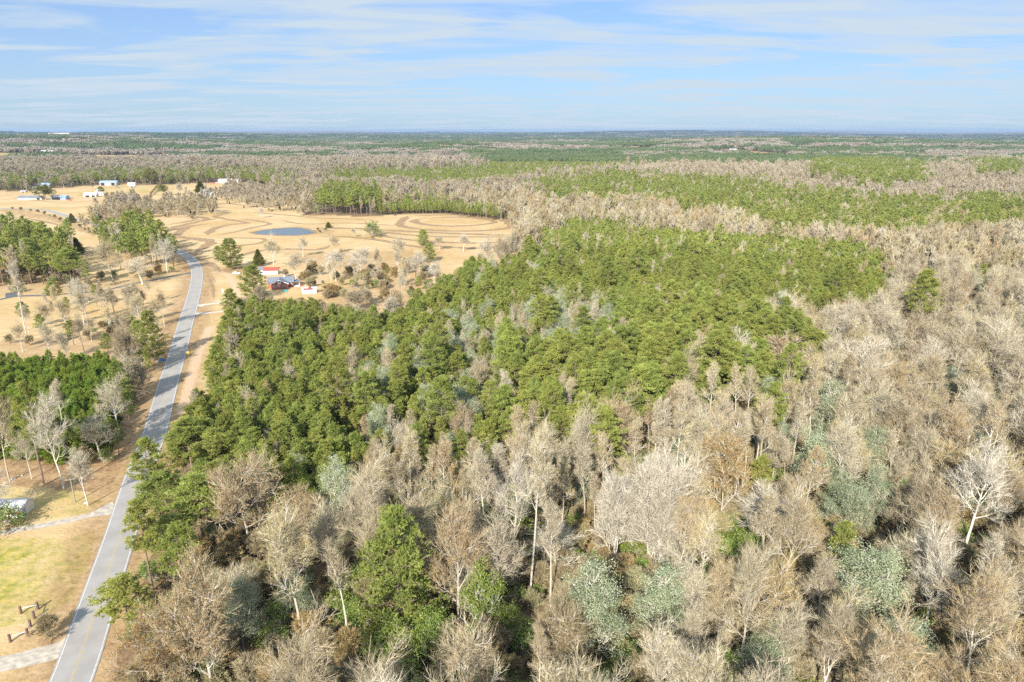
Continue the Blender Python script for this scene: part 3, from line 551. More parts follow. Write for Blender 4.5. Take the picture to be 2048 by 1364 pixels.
cen = pc.mean(0); mud = mat('muddy_bank', (.22, .13, .07), col2=(.36, .24, .12), scale=.5, detail=6)
bv, bf = [], []; n = len(pc); rng = np.random.default_rng(4)
for i, (x, y) in enumerate(pc):
    o = np.array([x, y])-cen; o /= np.linalg.norm(o); w = 1.6+rng.uniform(0, 1.4)
    bv += [(x, y, .03), (x+o[0]*.8, y+o[1]*.8, .30), (x+o[0]*(w+1), y+o[1]*(w+1), .004)]
for i in range(n):
    j = (i+1) % n; bf += [(3*i, 3*i+1, 3*j+1, 3*j), (3*i+1, 3*i+2, 3*j+2, 3*j+1)]
bm_ = bpy.data.meshes.new('pond_bank'); bm_.from_pydata(bv, [], bf); bm_.materials.append(mud); bm_.update(); link('pond_bank', bm_, kind='structure')
# ------------------------------------------------------------------ trees one can name, read off the photo: kind, foot, top, width, label
LAND = [
 ('fullpine', (802, 1300), 1020, 165, 'big full-crowned green pine standing alone among the leafless foreground trees', 'the big lone foreground pine'),
 ('rusty', (501, 1118), 932, 140, 'broad leafless tree with rusty buds beside the dark pines near the road', 'the rust-budded tree near the road pines'),
 ('bare', (606, 1294), 1037, 140, 'large grey-limbed leafless tree left of the big lone foreground pine', 'the large grey tree beside the big pine'),
 ('magnolia', (687, 1078), 946, 76, 'silvery egg-shaped evergreen standing above the big lone foreground pine', 'the silvery egg-shaped evergreen'),
 ('tallpine', (392, 965), 838, 92, 'full pine at the road edge with its crown over the white line', 'the full pine over the road line'),
 ('tallpine', (452, 985), 858, 84, 'dark pine left of the rust-budded tree', ''),
 ('tallpine', (338, 1075), 945, 100, 'spreading pine leaning its boughs across the middle of the road', 'the pine leaning across the road'),
 ('tallpine', (412, 1105), 950, 112, 'large pine with tiered boughs behind the one leaning across the road', ''),
 ('tallpine', (352, 1150), 1035, 100, 'lower bushy pine in front of the one leaning across the road', ''),
 ('tallpine', (450, 1060), 925, 90, 'dense pine touching the rust-budded tree on its road side', ''),
 ('pine', (262, 1262), 1155, 112, 'low wide pine with branches over the road edge at the bottom', 'the low wide roadside pine'),
 ('slim', (699, 1304), 1085, 50, 'thin crooked white-barked bare tree just left of the big pine', ''),
 ('bare', (919, 1286), 1007, 120, 'white-limbed leafless tree with dark trunk base right of the big pine', 'the white-limbed tree by the big pine'),
 ('slim', (1061, 1196), 872, 52, 'tallest straight pale-trunked bare tree near the picture centre', 'the tallest straight pale trunk'),
 ('palebare', (1027, 1132), 922, 78, 'upright leafless tree with spreading top beside the tallest straight pale trunk', ''),
 ('palebare', (1112, 1150), 1052, 150, 'wide bare tree with long nearly level white limbs', 'the wide tree with level limbs'),
 ('palevase', (1228, 1142), 975, 95, 'pale vase-shaped bare tree, left one of the bright clump', 'the bright pale clump'),
 ('palevase', (1296, 1136), 932, 120, 'tallest and palest vase-shaped bare tree in the bright clump', ''),
 ('palevase', (1318, 1150), 1018, 80, 'lower pale bare tree at the front of the bright clump', ''),
 ('magnolia', (1181, 1335), 1150, 120, 'silvery-leaved spreading tree with pale trunk below the bright bare clump', 'the silvery tree below the bright clump'),
 ('holly', (795, 1350), 1258, 100, 'glossy green and white leaved evergreen at the foot of the big pine', ''),
 ('holly', (866, 1340), 1240, 65, 'glossy dark green evergreen tucked between the big pine and white-limbed tree', ''),
 ('holly', (965, 1300), 1150, 70, 'dark glossy evergreen right of the white-limbed bare tree', ''),
 ('magnolia', (1654, 905), 784, 76, 'bright silvery evergreen, rearmost of the silvery row through the bare wood', ''),
 ('magnolia', (1731, 988), 868, 58, 'narrow silvery evergreen beside the dark gap in the bare wood', ''),
 ('magnolia', (1630, 1012), 880, 90, 'broad silvery evergreen mingled with bare twigs halfway along the silvery row', ''),
 ('magnolia', (1678, 1085), 976, 90, 'grey-green silvery evergreen at the near end of the silvery row', ''),
 ('magnolia', (1733, 1082), 958, 58, 'upright silvery evergreen touching the near end of the silvery row', ''),
 ('magnolia', (1722, 1275), 1128, 140, 'large pale green evergreen in the lower bare wood, yellow-green low down', 'the large pale evergreen'),
 ('magnolia', (1772, 1400), 1266, 140, 'large silvery-leaved evergreen crown at the bottom edge of the picture', 'the silvery crown at the bottom edge'),
 ('magnolia', (1530, 1385), 1282, 105, 'smaller silvery evergreen crown beside a rusty tree at the bottom edge', ''),
 ('magnolia', (1322, 1300), 1156, 100, 'silver and dark green evergreen among bare crowns right of the bottom centre', ''),
 ('magnolia', (1887, 815), 744, 56, 'rounded bluish-silver evergreen near the far edge of the right-hand bare wood', ''),
 ('magnolia', (1536, 845), 764, 52, 'silvery evergreen between slim trunks below the orange-leaved tree', ''),
 ('magnolia', (1568, 632), 588, 46, 'pale silvery evergreen in the notch of the pine stand edge', ''),
 ('orange', (1558, 782), 682, 88, 'orange-leaved tree glowing against the dark edge of the pines', 'the orange-leaved tree'),
 ('orange', (1440, 1060), 890, 95, 'ochre-leaved tree with white limbs right of the bright bare clump', 'the ochre-leaved tree'),
 ('orange', (330, 1400), 1235, 130, 'ochre and orange leaved tree in the bottom corner beside the road', 'the ochre corner tree'),
 ('rusty', (430, 1400), 1160, 150, 'brownish bare tree with rusty haze behind the ochre corner tree', ''),
 ('tallpine', (1832, 700), 540, 64, 'solitary tall pine with tiered crown standing out of the bare wood', 'the solitary tiered pine'),
 ('tallpine', (1612, 775), 656, 86, 'dark rounded pine at the corner of the stand beside the orange tree', 'the dark corner pine'),
 ('palebare', (1840, 1292), 1060, 105, 'large Y-shaped white-trunked bare tree in the lower right-hand wood', 'the large Y-shaped white tree'),
 ('slim', (1868, 1195), 975, 60, 'pinkish straight-trunked bare tree with one long level bough', 'the pinkish straight tree'),
 ('palebare', (1928, 1105), 905, 125, 'wide round-topped bare tree with fine pale twigs near the right-hand edge', ''),
 ('palebare', (1726, 800), 690, 120, 'spreading white-limbed bare tree beyond the silvery row', 'the spreading tree beyond the silvery row'),
 ('palebare', (1517, 1112), 978, 120, 'rounded bare tree of dense pale twigs between the ochre tree and silvery row', ''),
 ('slim', (1595, 1080), 905, 55, 'straight pale bare tree in front of the broad silvery evergreen', ''),
 ('tallpine', (88, 970), 765, 58, 'tall pine with long clean trunk at the lawn edge by the shed', 'the clean-trunked pine by the shed'),
 ('fullpine', (308, 722), 622, 52, 'full green pine on the shaded bank just left of the road', 'the green pine left of the road'),
 ('fullpine', (283, 705), 640, 40, 'smaller green pine behind the full bank pine left of the road', ''),
 ('fullpine', (248, 812), 722, 48, 'grey-green bushy pine between beige bare tree and yellow-green cedar', ''),
 ('slim', (131, 877), 768, 30, 'thin sparse pine-side bare tree behind the young pines edge', ''),
 ('palebare', (128, 978), 806, 74, 'cream-barked bare tree on the bank right of the clean-trunked pine', 'the cream bare tree on the bank'),
 ('bare', (203, 920), 838, 84, 'low rounded bare tree nearest the road above the gravel drive', 'the low bare tree by the road'),
 ('cedar', (223, 852), 803, 42, 'yellow-green bushy cedar between the young pines and the road', ''),
 ('vase', (262, 757), 668, 56, 'beige vase-shaped bare tree overhanging the roadside shade', ''),
 ('bare', (20, 962), 785, 60, 'grey bare tree at the left-hand picture edge before the young pines', ''),
 ('palebare', (-45, 1056), 935, 130, 'sprawling white-limbed bare tree leaning over the white shed', ''),
 ('fullpine', (464, 538), 477, 50, 'full green pine beside the field entrance right of the road bend', 'the full pine by the road bend'),
 ('fullpine', (438, 522), 492, 22, 'small slim pine on the road side of the full pine', ''),
 ('cedar', (518, 532), 499, 24, 'dark narrow cedar behind the red-roofed white house', ''),
 ('fullpine', (509, 597), 530, 56, 'big pine hiding the left end of the brick house', 'the big pine by the brick house'),
 ('cedar', (657, 455.5), 444, 13, 'small round cedar alone in the field beside the pond', ''),
 ('cedar', (197, 438), 413, 30, 'large olive-green cedar at the near end of the far hedgerow', ''),
 ('cedar', (145, 446), 427, 16, 'round dark cedar on the road verge in the far field', ''),
 ('bush', (745, 474), 452, 20, 'ragged green bush alone in the mown field', ''),
 ('bare', (709, 474), 457, 16, 'small grey bare tree beside the ragged green field bush', ''),
 ('fullpine', (847, 492), 459, 26, 'dense upright green tree at the edge of the mown field', ''),
 ('fullpine', (858, 524), 488, 28, 'second dense green tree nearer the wood than the field-edge one', ''),
 ('cedar', (156, 510), 476, 28, 'conical dark cedar right of the left-hand pine grove', ''),
 ('oak', (91, 399.5), 376, 38, 'round dark evergreen oak between two farm sheds', ''),
 ('tallpine', (204, 392.5), 373, 24, 'dark pine at the end of the white farmhouse', ''),
 ('oak', (327, 391.5), 373, 19, 'round olive-green tree alone on the far field slope', ''),
 ('vase', (360, 388), 369, 15, 'round grey bare tree alone on the far field slope', ''),
 ('cedar', (402, 387), 363, 24, 'dark green tree behind the green-roofed farmhouse', ''),
 ('bare', (237, 387), 368, 11, 'thin bare tree on the green far slope', ''),
 ('oak', (301, 369.5), 343, 31, 'big dark green tree at the top of the far field fence', ''),
 ('palebare', (522, 436), 416, 15, 'lone pale bare tree in the ploughed field', ''),
 ('bare', (592, 559), 507, 46, 'round-crowned bare tree behind the brick house', 'the bare tree behind the brick house'),
 ('palebare', (672, 562), 503, 58, 'forked white-barked bare tree in the back yard', 'the forked back-yard tree'),
 ('palebare', (723, 556), 499, 56, 'fan-shaped pale bare tree in the overgrown yard', 'the fan-shaped yard tree'),
 ('bare', (796, 530), 477, 46, 'spreading bare tree at the edge of the pond field', ''),
 ('palebare', (832, 561), 507, 48, 'bright bare tree beside the pine stand corner', ''),
 ('palebare', (868, 568), 525, 34, 'dead white leafless tree poking from the pine stand corner', ''),
 ('vase', (715, 622), 584, 60, 'low wide grey bare tree at the pine stand edge behind the yard', ''),
 ('palevase', (624, 542), 521, 25, 'small white-stemmed bare tree beyond the brick house lawn', ''),
 ('bare', (548, 538), 476, 44, 'tall ivy-clad bare tree beside the red-roofed house', ''),
 ('bare', (606, 514), 477, 30, 'thin bare tree between the pond and the houses', ''),
 ('bare', (669, 508), 472, 26, 'thin bare tree directly below the pond corner', ''),
 ('palebare', (1050, 500), 441, 46, 'white-barked bare tree at the field corner beside the pine stand', ''),
 ('bare', (1072, 474), 431, 36, 'bare tree with upright fan of limbs behind the field corner', ''),
 ('fullpine', (1005, 437), 404, 22, 'dark conical pine at the end of the field pine row', ''),
 ('bare', (878, 501), 472, 30, 'grey bare tree on the mown field edge', ''),
 ('bare', (926, 503), 471, 44, 'mistletoe-spotted bare tree at the near end of the mown field', ''),
 ('bare', (993, 514), 487, 40, 'low bare tree where the field meets the pine stand', ''),
 ('bare', (228, 569), 488, 66, 'old grey bare tree beside the asphalt drive', 'the old grey tree by the drive'),
 ('palebare', (285, 569), 519, 66, 'low spreading white-limbed bare tree over the asphalt drive', ''),
 ('palebare', (335, 546), 481, 50, 'silver bare tree at the road end of the asphalt drive', ''),
 ('bare', (268, 630), 570, 44, 'twisted bare tree on the orange bank near the road', ''),
 ('palebare', (176, 652), 562, 46, 'tall pale bare tree in the middle of the open orange slope', ''),
 ('slim', (224, 651), 580, 34, 'thin bare trunk on the slope above the young pines', ''),
 ('bare', (92, 668), 610, 46, 'small bushy bare tree at the back edge of the young pines', ''),
 ('slim', (54, 676), 522, 26, 'very tall bare dead pine trunk at the back of the young pines', ''),
 ('tallpine', (146, 575), 498, 54, 'umbrella-topped pine at the front of the left-hand grove', 'the umbrella-topped grove pine'),
 ('tallpine', (115, 616), 564, 34, 'thin-crowned leaning pine beside the asphalt drive', ''),
 ('tallpine', (55, 660), 604, 26, 'small-crowned pine behind the young pines', ''),
 ('tallpine', (148, 690), 640, 30, 'half-bare pine at the back edge of the young pines', ''),
 ('bush', (36, 584), 575, 16, 'small round green bush beside the asphalt turnaround', ''),
 ('shrub', (664, 592), 572, 46, 'large brown shrub beside the blue tarpaulin', ''),
 ('bush', (8, 1062), 1030, 44, 'dark green bush at the near end of the white shed', ''),
 ('shrub', (100, 1272), 1240, 44, 'straggly brown shrub between the corner fence and the road', ''),
]
NAME = dict(pine=('pine_tree', 'pine tree'), tallpine=('pine_tree', 'pine tree'), fullpine=('pine_tree', 'pine tree'), young=('young_pine_tree', 'young pine'), bare=('bare_tree', 'bare tree'), palebare=('bare_tree', 'bare tree'), palevase=('bare_tree', 'bare tree'), vase=('bare_tree', 'bare tree'), slim=('bare_tree', 'bare tree'), rusty=('rusty_tree', 'autumn tree'),
            orange=('autumn_tree', 'autumn tree'), magnolia=('silvery_evergreen_tree', 'evergreen tree'), holly=('evergreen_tree', 'evergreen tree'), cedar=('cedar_tree', 'cedar tree'), oak=('evergreen_oak_tree', 'oak tree'), shrub=('bare_shrub', 'shrub'), bush=('evergreen_bush', 'bush'))
rnd_ = random.Random(7)
def tree(kind, v, x, y, z, sx, sz, rot, label, group=None):
    nm, cat = NAME[kind]; pr = PROTO[kind][v % len(PROTO[kind])]
    o = bpy.data.objects.new(nm, None); sc.collection.objects.link(o); o.location = (x, y, z); o.rotation_euler = (0, 0, rot); o.scale = (sx, sx, sz); o.empty_display_size = .5
    o['label'] = label; o['category'] = cat
    if group: o['group'] = group
    for nme, mesh in (('trunk', pr[0]), ('crown', pr[1])):
        c = bpy.data.objects.new(nme, mesh); sc.collection.objects.link(c); c.parent = o
    return o
landpos = []
for i, (k, (bx, by), ty, wpx, lab, short) in enumerate(LAND):
    b = at(bx, by); d = math.hypot(b.x, b.y); lo, hi = 1., 45.
    for _ in range(30):
        m = (lo+hi)/2
        if project(b.x, b.y, b.z+m)[1] > ty: lo = m
        else: hi = m
    Ht = lo; zc = project(b.x, b.y, b.z)[2]-Ht*.6*sp_; wid = wpx/FP*zc; pr = PROTO[k][i % len(PROTO[k])]
    sx, sz = wid/pr[4], Ht/pr[3]; sx = min(max(sx, sz*.45), sz*2.2)
    tree(k, i, b.x, b.y, b.z, sx, sz, rnd_.uniform(0, 6.28), lab); landpos.append((b.x, b.y, wid/2, short, k, Ht))
LP = np.array([(a[0], a[1], a[2]) for a in landpos])
# ------------------------------------------------------------------ the woods
MIXES = {P_: [('pine', .91), ('slim', .04), ('bare', .03), ('magnolia', .01), ('tallpine', .01)], T_: [('tallpine', .86), ('slim', .08), ('magnolia', .03), ('bare', .03)], Y_: [('young', 1)],
 B_: [('bare', .56), ('vase', .10), ('slim', .13), ('magnolia', .08), ('holly', .04), ('orange', .02), ('rusty', .04), ('pine', .03)], S_: [('slim', .70), ('bare', .12), ('magnolia', .08), ('holly', .04), ('pine', .03), ('tallpine', .03)],
 X_: [('pine', .34), ('tallpine', .05), ('magnolia', .17), ('slim', .20), ('bare', .18), ('holly', .04)], H_: [('bare', .55), ('vase', .2), ('cedar', .1), ('shrub', .1), ('pine', .05)],
 R_: [('pine', .45), ('bare', .3), ('vase', .25)], L_: [('bare', .6), ('slim', .25), ('tallpine', .15)], M_: [('tallpine', .55), ('bare', .35), ('oak', .1)], P3_: [('tallpine', .28), ('pine', .44), ('bare', .28)], N_: [('pine', .5), ('bare', .5)]}
SPACE = {P_: 3.25, T_: 5.6, Y_: 2.7, B_: 7.6, S_: 4.9, X_: 4.4, H_: 5.5, M_: 6.5, P3_: 5.0, N_: 7.5, L_: 13., R_: 4.6}
HREF = {Y_: 5}
def zone_of(x, y, z):
    gxp, gyp, gz_ = project(x, y, z); cxp, cyp, cz_ = project(x, y, z+11.)
    D_ = np.hypot(x, y); wob = np.clip((D_-140)/450, 0, 1); cxp = cxp+wob*40*noise2(x, y, 85, 61)+wob*22*noise2(x, y, 25, 62); cyp = cyp+wob*(13*noise2(x, y, 95, 63)+8*noise2(x, y, 28, 64))
    zc = look(can, cxp, cyp); o = look(opn, gxp, gyp); pz = look(pos, cxp, cyp)
    zc = np.where(o > 0, pz, zc); D = np.hypot(x, y)
    zc = np.where((zc == N_) & (D < 700), B_, zc)
    return zc, gxp, gyp, gz_
allk, allx, ally, allz, alls, allr, allw, allzone = [], [], [], [], [], [], [], []
rng = np.random.default_rng(2024)
houses_keep = [at(a, b)[:2] for a, b in [(567, 575), (535, 545), (619, 580), (25, 1020), (60, 394), (117, 394), (188, 388), (414, 388), (455, 388), (216, 370), (216, 373), (262, 370), (87, 375), (87, 378), (455, 367), (473, 545), (923, 328), (909, 330), (936, 330)]]
for zn, s in SPACE.items():
    Dmax = 1750 if zn not in (Y_,) else 400; Dmin = 48 if zn in (B_, S_, T_, P_, Y_, H_, L_, R_) else 150
    if zn in (X_,): Dmax = 700
    xs = np.arange(-Dmax*.8, Dmax*.8, s); ys = np.arange(Dmin, Dmax, s); X, Y = np.meshgrid(xs, ys); X = X.ravel(); Y = Y.ravel()
    m = (np.abs(X) < Y*.80+30); X, Y = X[m], Y[m]; j = .30 if zn in (P_, Y_) else .42
    X = X+rng.uniform(-j, j, len(X))*s; Y = Y+rng.uniform(-j, j, len(Y))*s; Z = hgt(X, Y)
    z_, gxp, gyp, gz_ = zone_of(X, Y, Z); m = (z_ == zn); X, Y, Z = X[m], Y[m], Z[m]
    dr = dist_line(X, Y, road_c); m = dr > (6.5 if zn != P_ else 7.5)
    for hx, hy in houses_keep: m &= np.hypot(X-hx, Y-hy) > (9 if math.hypot(hx, hy) < 700 else 17)
    m = m if zn != T_ else m & ~((Y > 300) & (X < -100) & (rng.random(len(X)) < .3))
    X, Y, Z = X[m], Y[m], Z[m]
    if zn == H_: m = rng.random(len(X)) < np.where(X > -200, .22, .8); X, Y, Z = X[m], Y[m], Z[m]
    names = [k for k, _ in MIXES[zn]]; pr = np.array([p for _, p in MIXES[zn]]); cum = np.cumsum(pr/pr.sum())
    u = rng.random(len(X)); cl = noise2(X, Y, 55, 11+zn)*.5+.5; u = np.clip(u*.55+cl*.45+rng.normal(0, .05, len(X)), 0, .9999) if zn in (B_, S_, X_, P3_, M_) else u
    order = np.argsort(np.argsort(u))/max(1, len(u)); ki = np.searchsorted(cum, np.clip(order, 0, .9999))
    if zn in (B_,):
        sw = noise2(X, Y, 90, 77); isb = np.array([names[k] in ('bare',) for k in ki]); sw = sw+.5*noise2(X, Y, 28, 78)+rng.normal(0, .15, len(X)); pn = (np.hypot(X, Y) > 430) & isb & (sw > np.where(Y > 620, .12, .5)); ki = np.where(pn, names.index('pine'), ki)
    for i in range(len(X)): allk.append(names[ki[i]])
    allx += list(X); ally += list(Y); allz += list(Z); allzone += [zn]*len(X)
allk = np.array(allk); allx = np.array(allx); ally = np.array(ally); allz = np.array(allz); allzone = np.array(allzone); N = len(allx)
# far patchwork beyond 1750 m: handled below; scale and turn for every tree
base = dict(pine=1., tallpine=.92, young=.95, bare=.92, vase=.95, slim=.88, magnolia=.95, holly=.8, orange=.85, rusty=.9, cedar=.8, oak=.8, shrub=1., bush=1.)
s_ = np.array([base[k] for k in allk])*rng.uniform(.66, 1.18, N)
D = np.hypot(allx, ally)
far_small = np.where((allzone == P_) & (D > 520), .82, 1.); s_ = s_*far_small
s_ = np.where(np.isin(allzone, (P_, X_, P3_)) & np.isin(allk, ('bare', 'slim')), s_*.66, s_); s_ = np.where((allzone == X_) & (allk == 'magnolia'), s_*1.2, s_); s_ = np.where(allzone == R_, s_*.8, s_); s_ = np.where(allzone == L_, s_*.7, s_); s_ = np.where((allzone == H_), s_*.62, s_); s_ = np.where((allzone == P3_) & (allk == 'tallpine'), s_*.85, s_); s_ = np.where((allzone == M_), s_*.75, s_)
s_ = np.where((allzone == B_) & (D > 500), s_*.85, s_)
w_ = s_*rng.uniform(.88, 1.15, N); w_ = np.where(allk == 'pine', w_*.98, w_)
rot = rng.uniform(0, 6.28, N); var = rng.integers(0, 60, N)
# drop what would stand inside a named tree
keep = np.ones(N, bool)
isp_ = np.isin(allk, ('pine', 'tallpine'))
for lx, ly, lr in LP: keep &= ~((np.hypot(allx-lx, ally-ly) < np.where(isp_, max(2.2, lr*.6), max(2.2, lr*.85))))
# keep a little air just in front of the named foreground trees so that they show
for (lx, ly, lr, sh, k, Ht) in landpos:
    d = math.hypot(lx, ly)
    if d < 330:
        ux, uy = lx/d, ly/d; al = (allx-lx)*ux+(ally-ly)*uy; ac = np.abs((allx-lx)*uy-(ally-ly)*ux); keep &= ~((al < 0) & (al > -(min(20, Ht*.8) if k not in ('magnolia', 'holly') else 12)) & (ac < lr*.85))
# tall crowns must not lean out over the lower pine stand or the open land
Hq = np.array([PROTO[k][0][3] for k in allk])*s_; qx, qy, _ = project(allx, ally, allz+Hq*.92); qz = look(can, qx, qy); qo = look(opn, qx, qy)
keep &= ~(np.isin(allzone, (B_, S_)) & np.isin(qz, (P_, X_, Y_)) & (Hq > 14)); nb = np.zeros((GH, GW), np.uint8); fill(nb, [(245, 860), (340, 820), (455, 850), (458, 1010), (452, 1120), (300, 1150), (235, 1060)], 1)
fill(nb, [(522, 552), (642, 556), (644, 594), (522, 590)], 2); keep &= ~((look(nb, qx, qy) == 2) | (look(nb, *project(allx, ally, allz+Hq*.5)[:2]) == 2) | (look(nb, *project(allx, ally, allz)[:2]) == 2))
leafless = np.isin(allk, ('bare', 'vase', 'slim', 'rusty', 'orange', 'magnolia')); keep &= ~(leafless & ((look(nb, qx, qy) == 1) | (look(nb, *project(allx, ally, allz+Hq*.55)[:2]) == 1)))
keep &= ~((allzone == B_) & (qo > 0) & (D < 400) & (Hq > 12))
# frame test
tx, ty, tz = project(allx, ally, allz+s_*20); bx, by, bz = project(allx, ally, allz)
keep &= (tz > 10) & (tx > -190) & (tx < 2238) & (ty < 1560)
allk, allx, ally, allz, s_, w_, rot, var, allzone, D = [a[keep] for a in (allk, allx, ally, allz, s_, w_, rot, var, allzone, D)]
N = len(allk); print('trees', N)
Hn = np.array([PROTO[k][0][3] for k in allk])*s_; Wn = np.array([PROTO[k][0][4] for k in allk])*w_
px, py, pz = project(allx, ally, allz+Hn*.75); inframe = (px > 5) & (px < 2043) & (py < 1359)
size = Hn*Wn/pz**2*inframe
fam = {'pine': 'P', 'tallpine': 'P', 'fullpine': 'P', 'young': 'Y', 'bare': 'B', 'palebare': 'B', 'palevase': 'B', 'vase': 'B', 'slim': 'B', 'rusty': 'A', 'orange': 'A', 'magnolia': 'M', 'holly': 'M', 'cedar': 'C', 'oak': 'C', 'shrub': 'C'}
famv = np.array([fam[k] for k in allk]); nland = {f: sum(1 for l in landpos if fam.get(l[4]) == f) for f in 'PYBAMC'}
indiv = np.zeros(N, bool)
for f, cap in (('P', 300), ('Y', 300), ('B', 300), ('A', 120), ('M', 200), ('C', 150)):
    ids = np.where((famv == f) & (size > 0))[0]; ids = ids[np.argsort(-size[ids])][:max(0, cap-nland[f])]; indiv[ids] = True
    print(f, 'total', int((famv == f).sum()), 'individual', len(ids))
ORD = ['nearest', 'second nearest', 'third nearest', 'fourth nearest', 'fifth nearest', 'sixth nearest']
DIR = ['right of', 'behind and right of', 'directly behind', 'behind and left of', 'left of', 'in front and left of', 'directly in front of', 'in front and right of']
WORD = dict(pine='green pine', tallpine='tall pine', young='young pine', bare='spreading bare tree', vase='vase-shaped bare tree', slim='slender bare tree', rusty='rust-budded tree', orange='ochre-leaved tree', magnolia='silvery evergreen', holly='glossy evergreen', cedar='cedar', oak='evergreen oak', shrub='bare shrub')
marks = [(l[0], l[1], l[3]) for l in landpos if l[3]]+[(*at(567, 575)[:2], 'the brick house'), (*at(619, 580)[:2], 'the rusty-roofed shed'), (*at(377, 715)[:2], 'the yellow road sign'), (*at(396, 625)[:2], 'the pale concrete drive'), (*at(25, 1020)[:2], 'the white shed'), (*at(147, 1005)[:2], 'the roadside utility pole')]
MK = np.array([(a, b) for a, b, _ in marks]); buckets = {}
for i in np.where(indiv)[0]:
    dd = np.hypot(MK[:, 0]-allx[i], MK[:, 1]-ally[i]); best = int(np.argmin(dd)); a = math.degrees(math.atan2(ally[i]-MK[best, 1], allx[i]-MK[best, 0])) % 360
    buckets.setdefault((WORD[allk[i]], best, int(((a+22.5) % 360)//45)), []).append((dd[best], i))
REG = {P_: 'in the pine stand', T_: 'among tall pines', Y_: 'in the young plantation', B_: 'in the leafless wood', S_: 'in the slim-trunked wood', X_: 'in the mixed hollow', H_: 'in the hedgerow', L_: 'on the open slope', R_: 'in the roadside strip', M_: 'on the far field edge', P3_: 'in the far pine wood', N_: 'in the far wood'}
labels = {}; SH = ['right of', 'beyond', 'beyond', 'beyond', 'left of', 'nearer than', 'nearer than', 'nearer than']
for (w, best, dr), L in buckets.items():
    for r_, (dd, i) in enumerate(sorted(L)):
        if r_ < 6 and len((ORD[r_]+' '+w+' '+DIR[dr]+' '+marks[best][2]).replace('-', ' ').split()) < 16: labels[i] = (ORD[r_]+' '+w+' '+DIR[dr]+' '+marks[best][2], None)
        else: labels[i] = ((w if len(marks[best][2].split()) < 6 else w.split()[-1])+' '+REG[int(allzone[i])]+' '+SH[dr]+' '+marks[best][2], w+'s '+REG[int(allzone[i])]+' well '+DIR[dr]+' '+marks[best][2])
GRP = dict(P='pines of the wood', Y='young pines of the plantation', B='leafless trees of the wood', A='autumn-coloured trees of the wood', M='evergreen broadleaf trees of the wood', C='cedars and shrubs')
for i in np.where(indiv)[0]:
    lab, g_ = labels[i]; tree(allk[i], int(var[i]), allx[i], ally[i], allz[i], w_[i], s_[i], rot[i], lab, (lab+' group') if g_ else GRP[famv[i]])
# everything smaller or farther: one object per kind of wood
def woods(name, label, entries, group=None):
    """entries: list of (mesh list, x, y, z, sx, sz, rot, variant) arrays -> one object that instances them"""
    coll = bpy.data.collections.new(name+'_sources'); n0 = 0; P, S, Ro, I = [], [], [], []
    for meshes, x, y, z, sx, sz, ro, v in entries:
        if not len(x): continue
        for k, m_ in enumerate(meshes):
            o = bpy.data.objects.new('%s_%03d' % (name, n0+k), m_); coll.objects.link(o)
        P.append(np.column_stack([x, y, z])); S.append(np.column_stack([sx, sx, sz])); Ro.append(np.column_stack([np.zeros(len(x)), np.zeros(len(x)), ro])); I.append(n0+(np.asarray(v) % len(meshes))); n0 += len(meshes)
    P, S, Ro, I = map(np.concatenate, (P, S, Ro, I)); me_ = bpy.data.meshes.new(name); me_.vertices.add(len(P)); me_.vertices.foreach_set('co', P.astype(np.float32).ravel())
    for nm, arr in (('scl', S), ('rot', Ro)):
        a_ = me_.attributes.new(nm, 'FLOAT_VECTOR', 'POINT'); a_.data.foreach_set('vector', arr.astype(np.float32).ravel())
    a_ = me_.attributes.new('idx', 'INT', 'POINT'); a_.data.foreach_set('value', I.astype(np.int32))
    ng = bpy.data.node_groups.new(name, 'GeometryNodeTree'); ng.interface.new_socket('Geometry', in_out='INPUT', socket_type='NodeSocketGeometry'); ng.interface.new_socket('Geometry', in_out='OUTPUT', socket_type='NodeSocketGeometry')
    gi, go = ng.nodes.new('NodeGroupInput'), ng.nodes.new('NodeGroupOutput'); ip = ng.nodes.new('GeometryNodeInstanceOnPoints'); ci = ng.nodes.new('GeometryNodeCollectionInfo')
    ci.inputs['Collection'].default_value = coll; ci.inputs['Separate Children'].default_value = True; ci.inputs['Reset Children'].default_value = True
    def na_(nm, ty):
        n_ = ng.nodes.new('GeometryNodeInputNamedAttribute'); n_.data_type = ty; n_.inputs['Name'].default_value = nm
        return [o for o in n_.outputs if o.name == 'Attribute' and o.enabled][0]
    L = ng.links; L.new(gi.outputs[0], ip.inputs['Points']); L.new(ci.outputs[0], ip.inputs['Instance']); ip.inputs['Pick Instance'].default_value = True
    L.new(na_('idx', 'INT'), ip.inputs['Instance Index']); L.new(na_('scl', 'FLOAT_VECTOR'), ip.inputs['Scale'])
    er = ng.nodes.new('FunctionNodeEulerToRotation'); L.new(na_('rot', 'FLOAT_VECTOR'), er.inputs[0]); L.new(er.outputs[0], ip.inputs['Rotation']); L.new(ip.outputs[0], go.inputs[0])
    o = link(name, me_, kind='stuff', label=label, category='woodland'); md = o.modifiers.new('scatter', 'NODES'); md.node_group = ng; return o
rest = ~indiv
LOD = 430.
def ent(kinds, farname, mask):
    out_ = []
    for k in kinds:
        m = mask & (allk == k); mn = m & (D < LOD); mf = m & (D >= LOD); fn = farname.get(k, k)
        r_ = PROTO[k][0][3]/PROTO[fn][0][3]; rw = PROTO[k][0][4]/PROTO[fn][0][4]
        parts_ = [(mn, k, 1, 1), (mf, fn, r_, rw)]
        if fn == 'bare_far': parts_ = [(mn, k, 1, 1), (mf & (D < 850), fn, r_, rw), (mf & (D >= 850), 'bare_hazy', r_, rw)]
        for mm, src, f1, f2 in parts_:
            if mm.any(): out_.append(([p_[2] for p_ in PROTO[src]], allx[mm], ally[mm], allz[mm], w_[mm]*f2, s_[mm]*f1, rot[mm], var[mm]))
    return out_
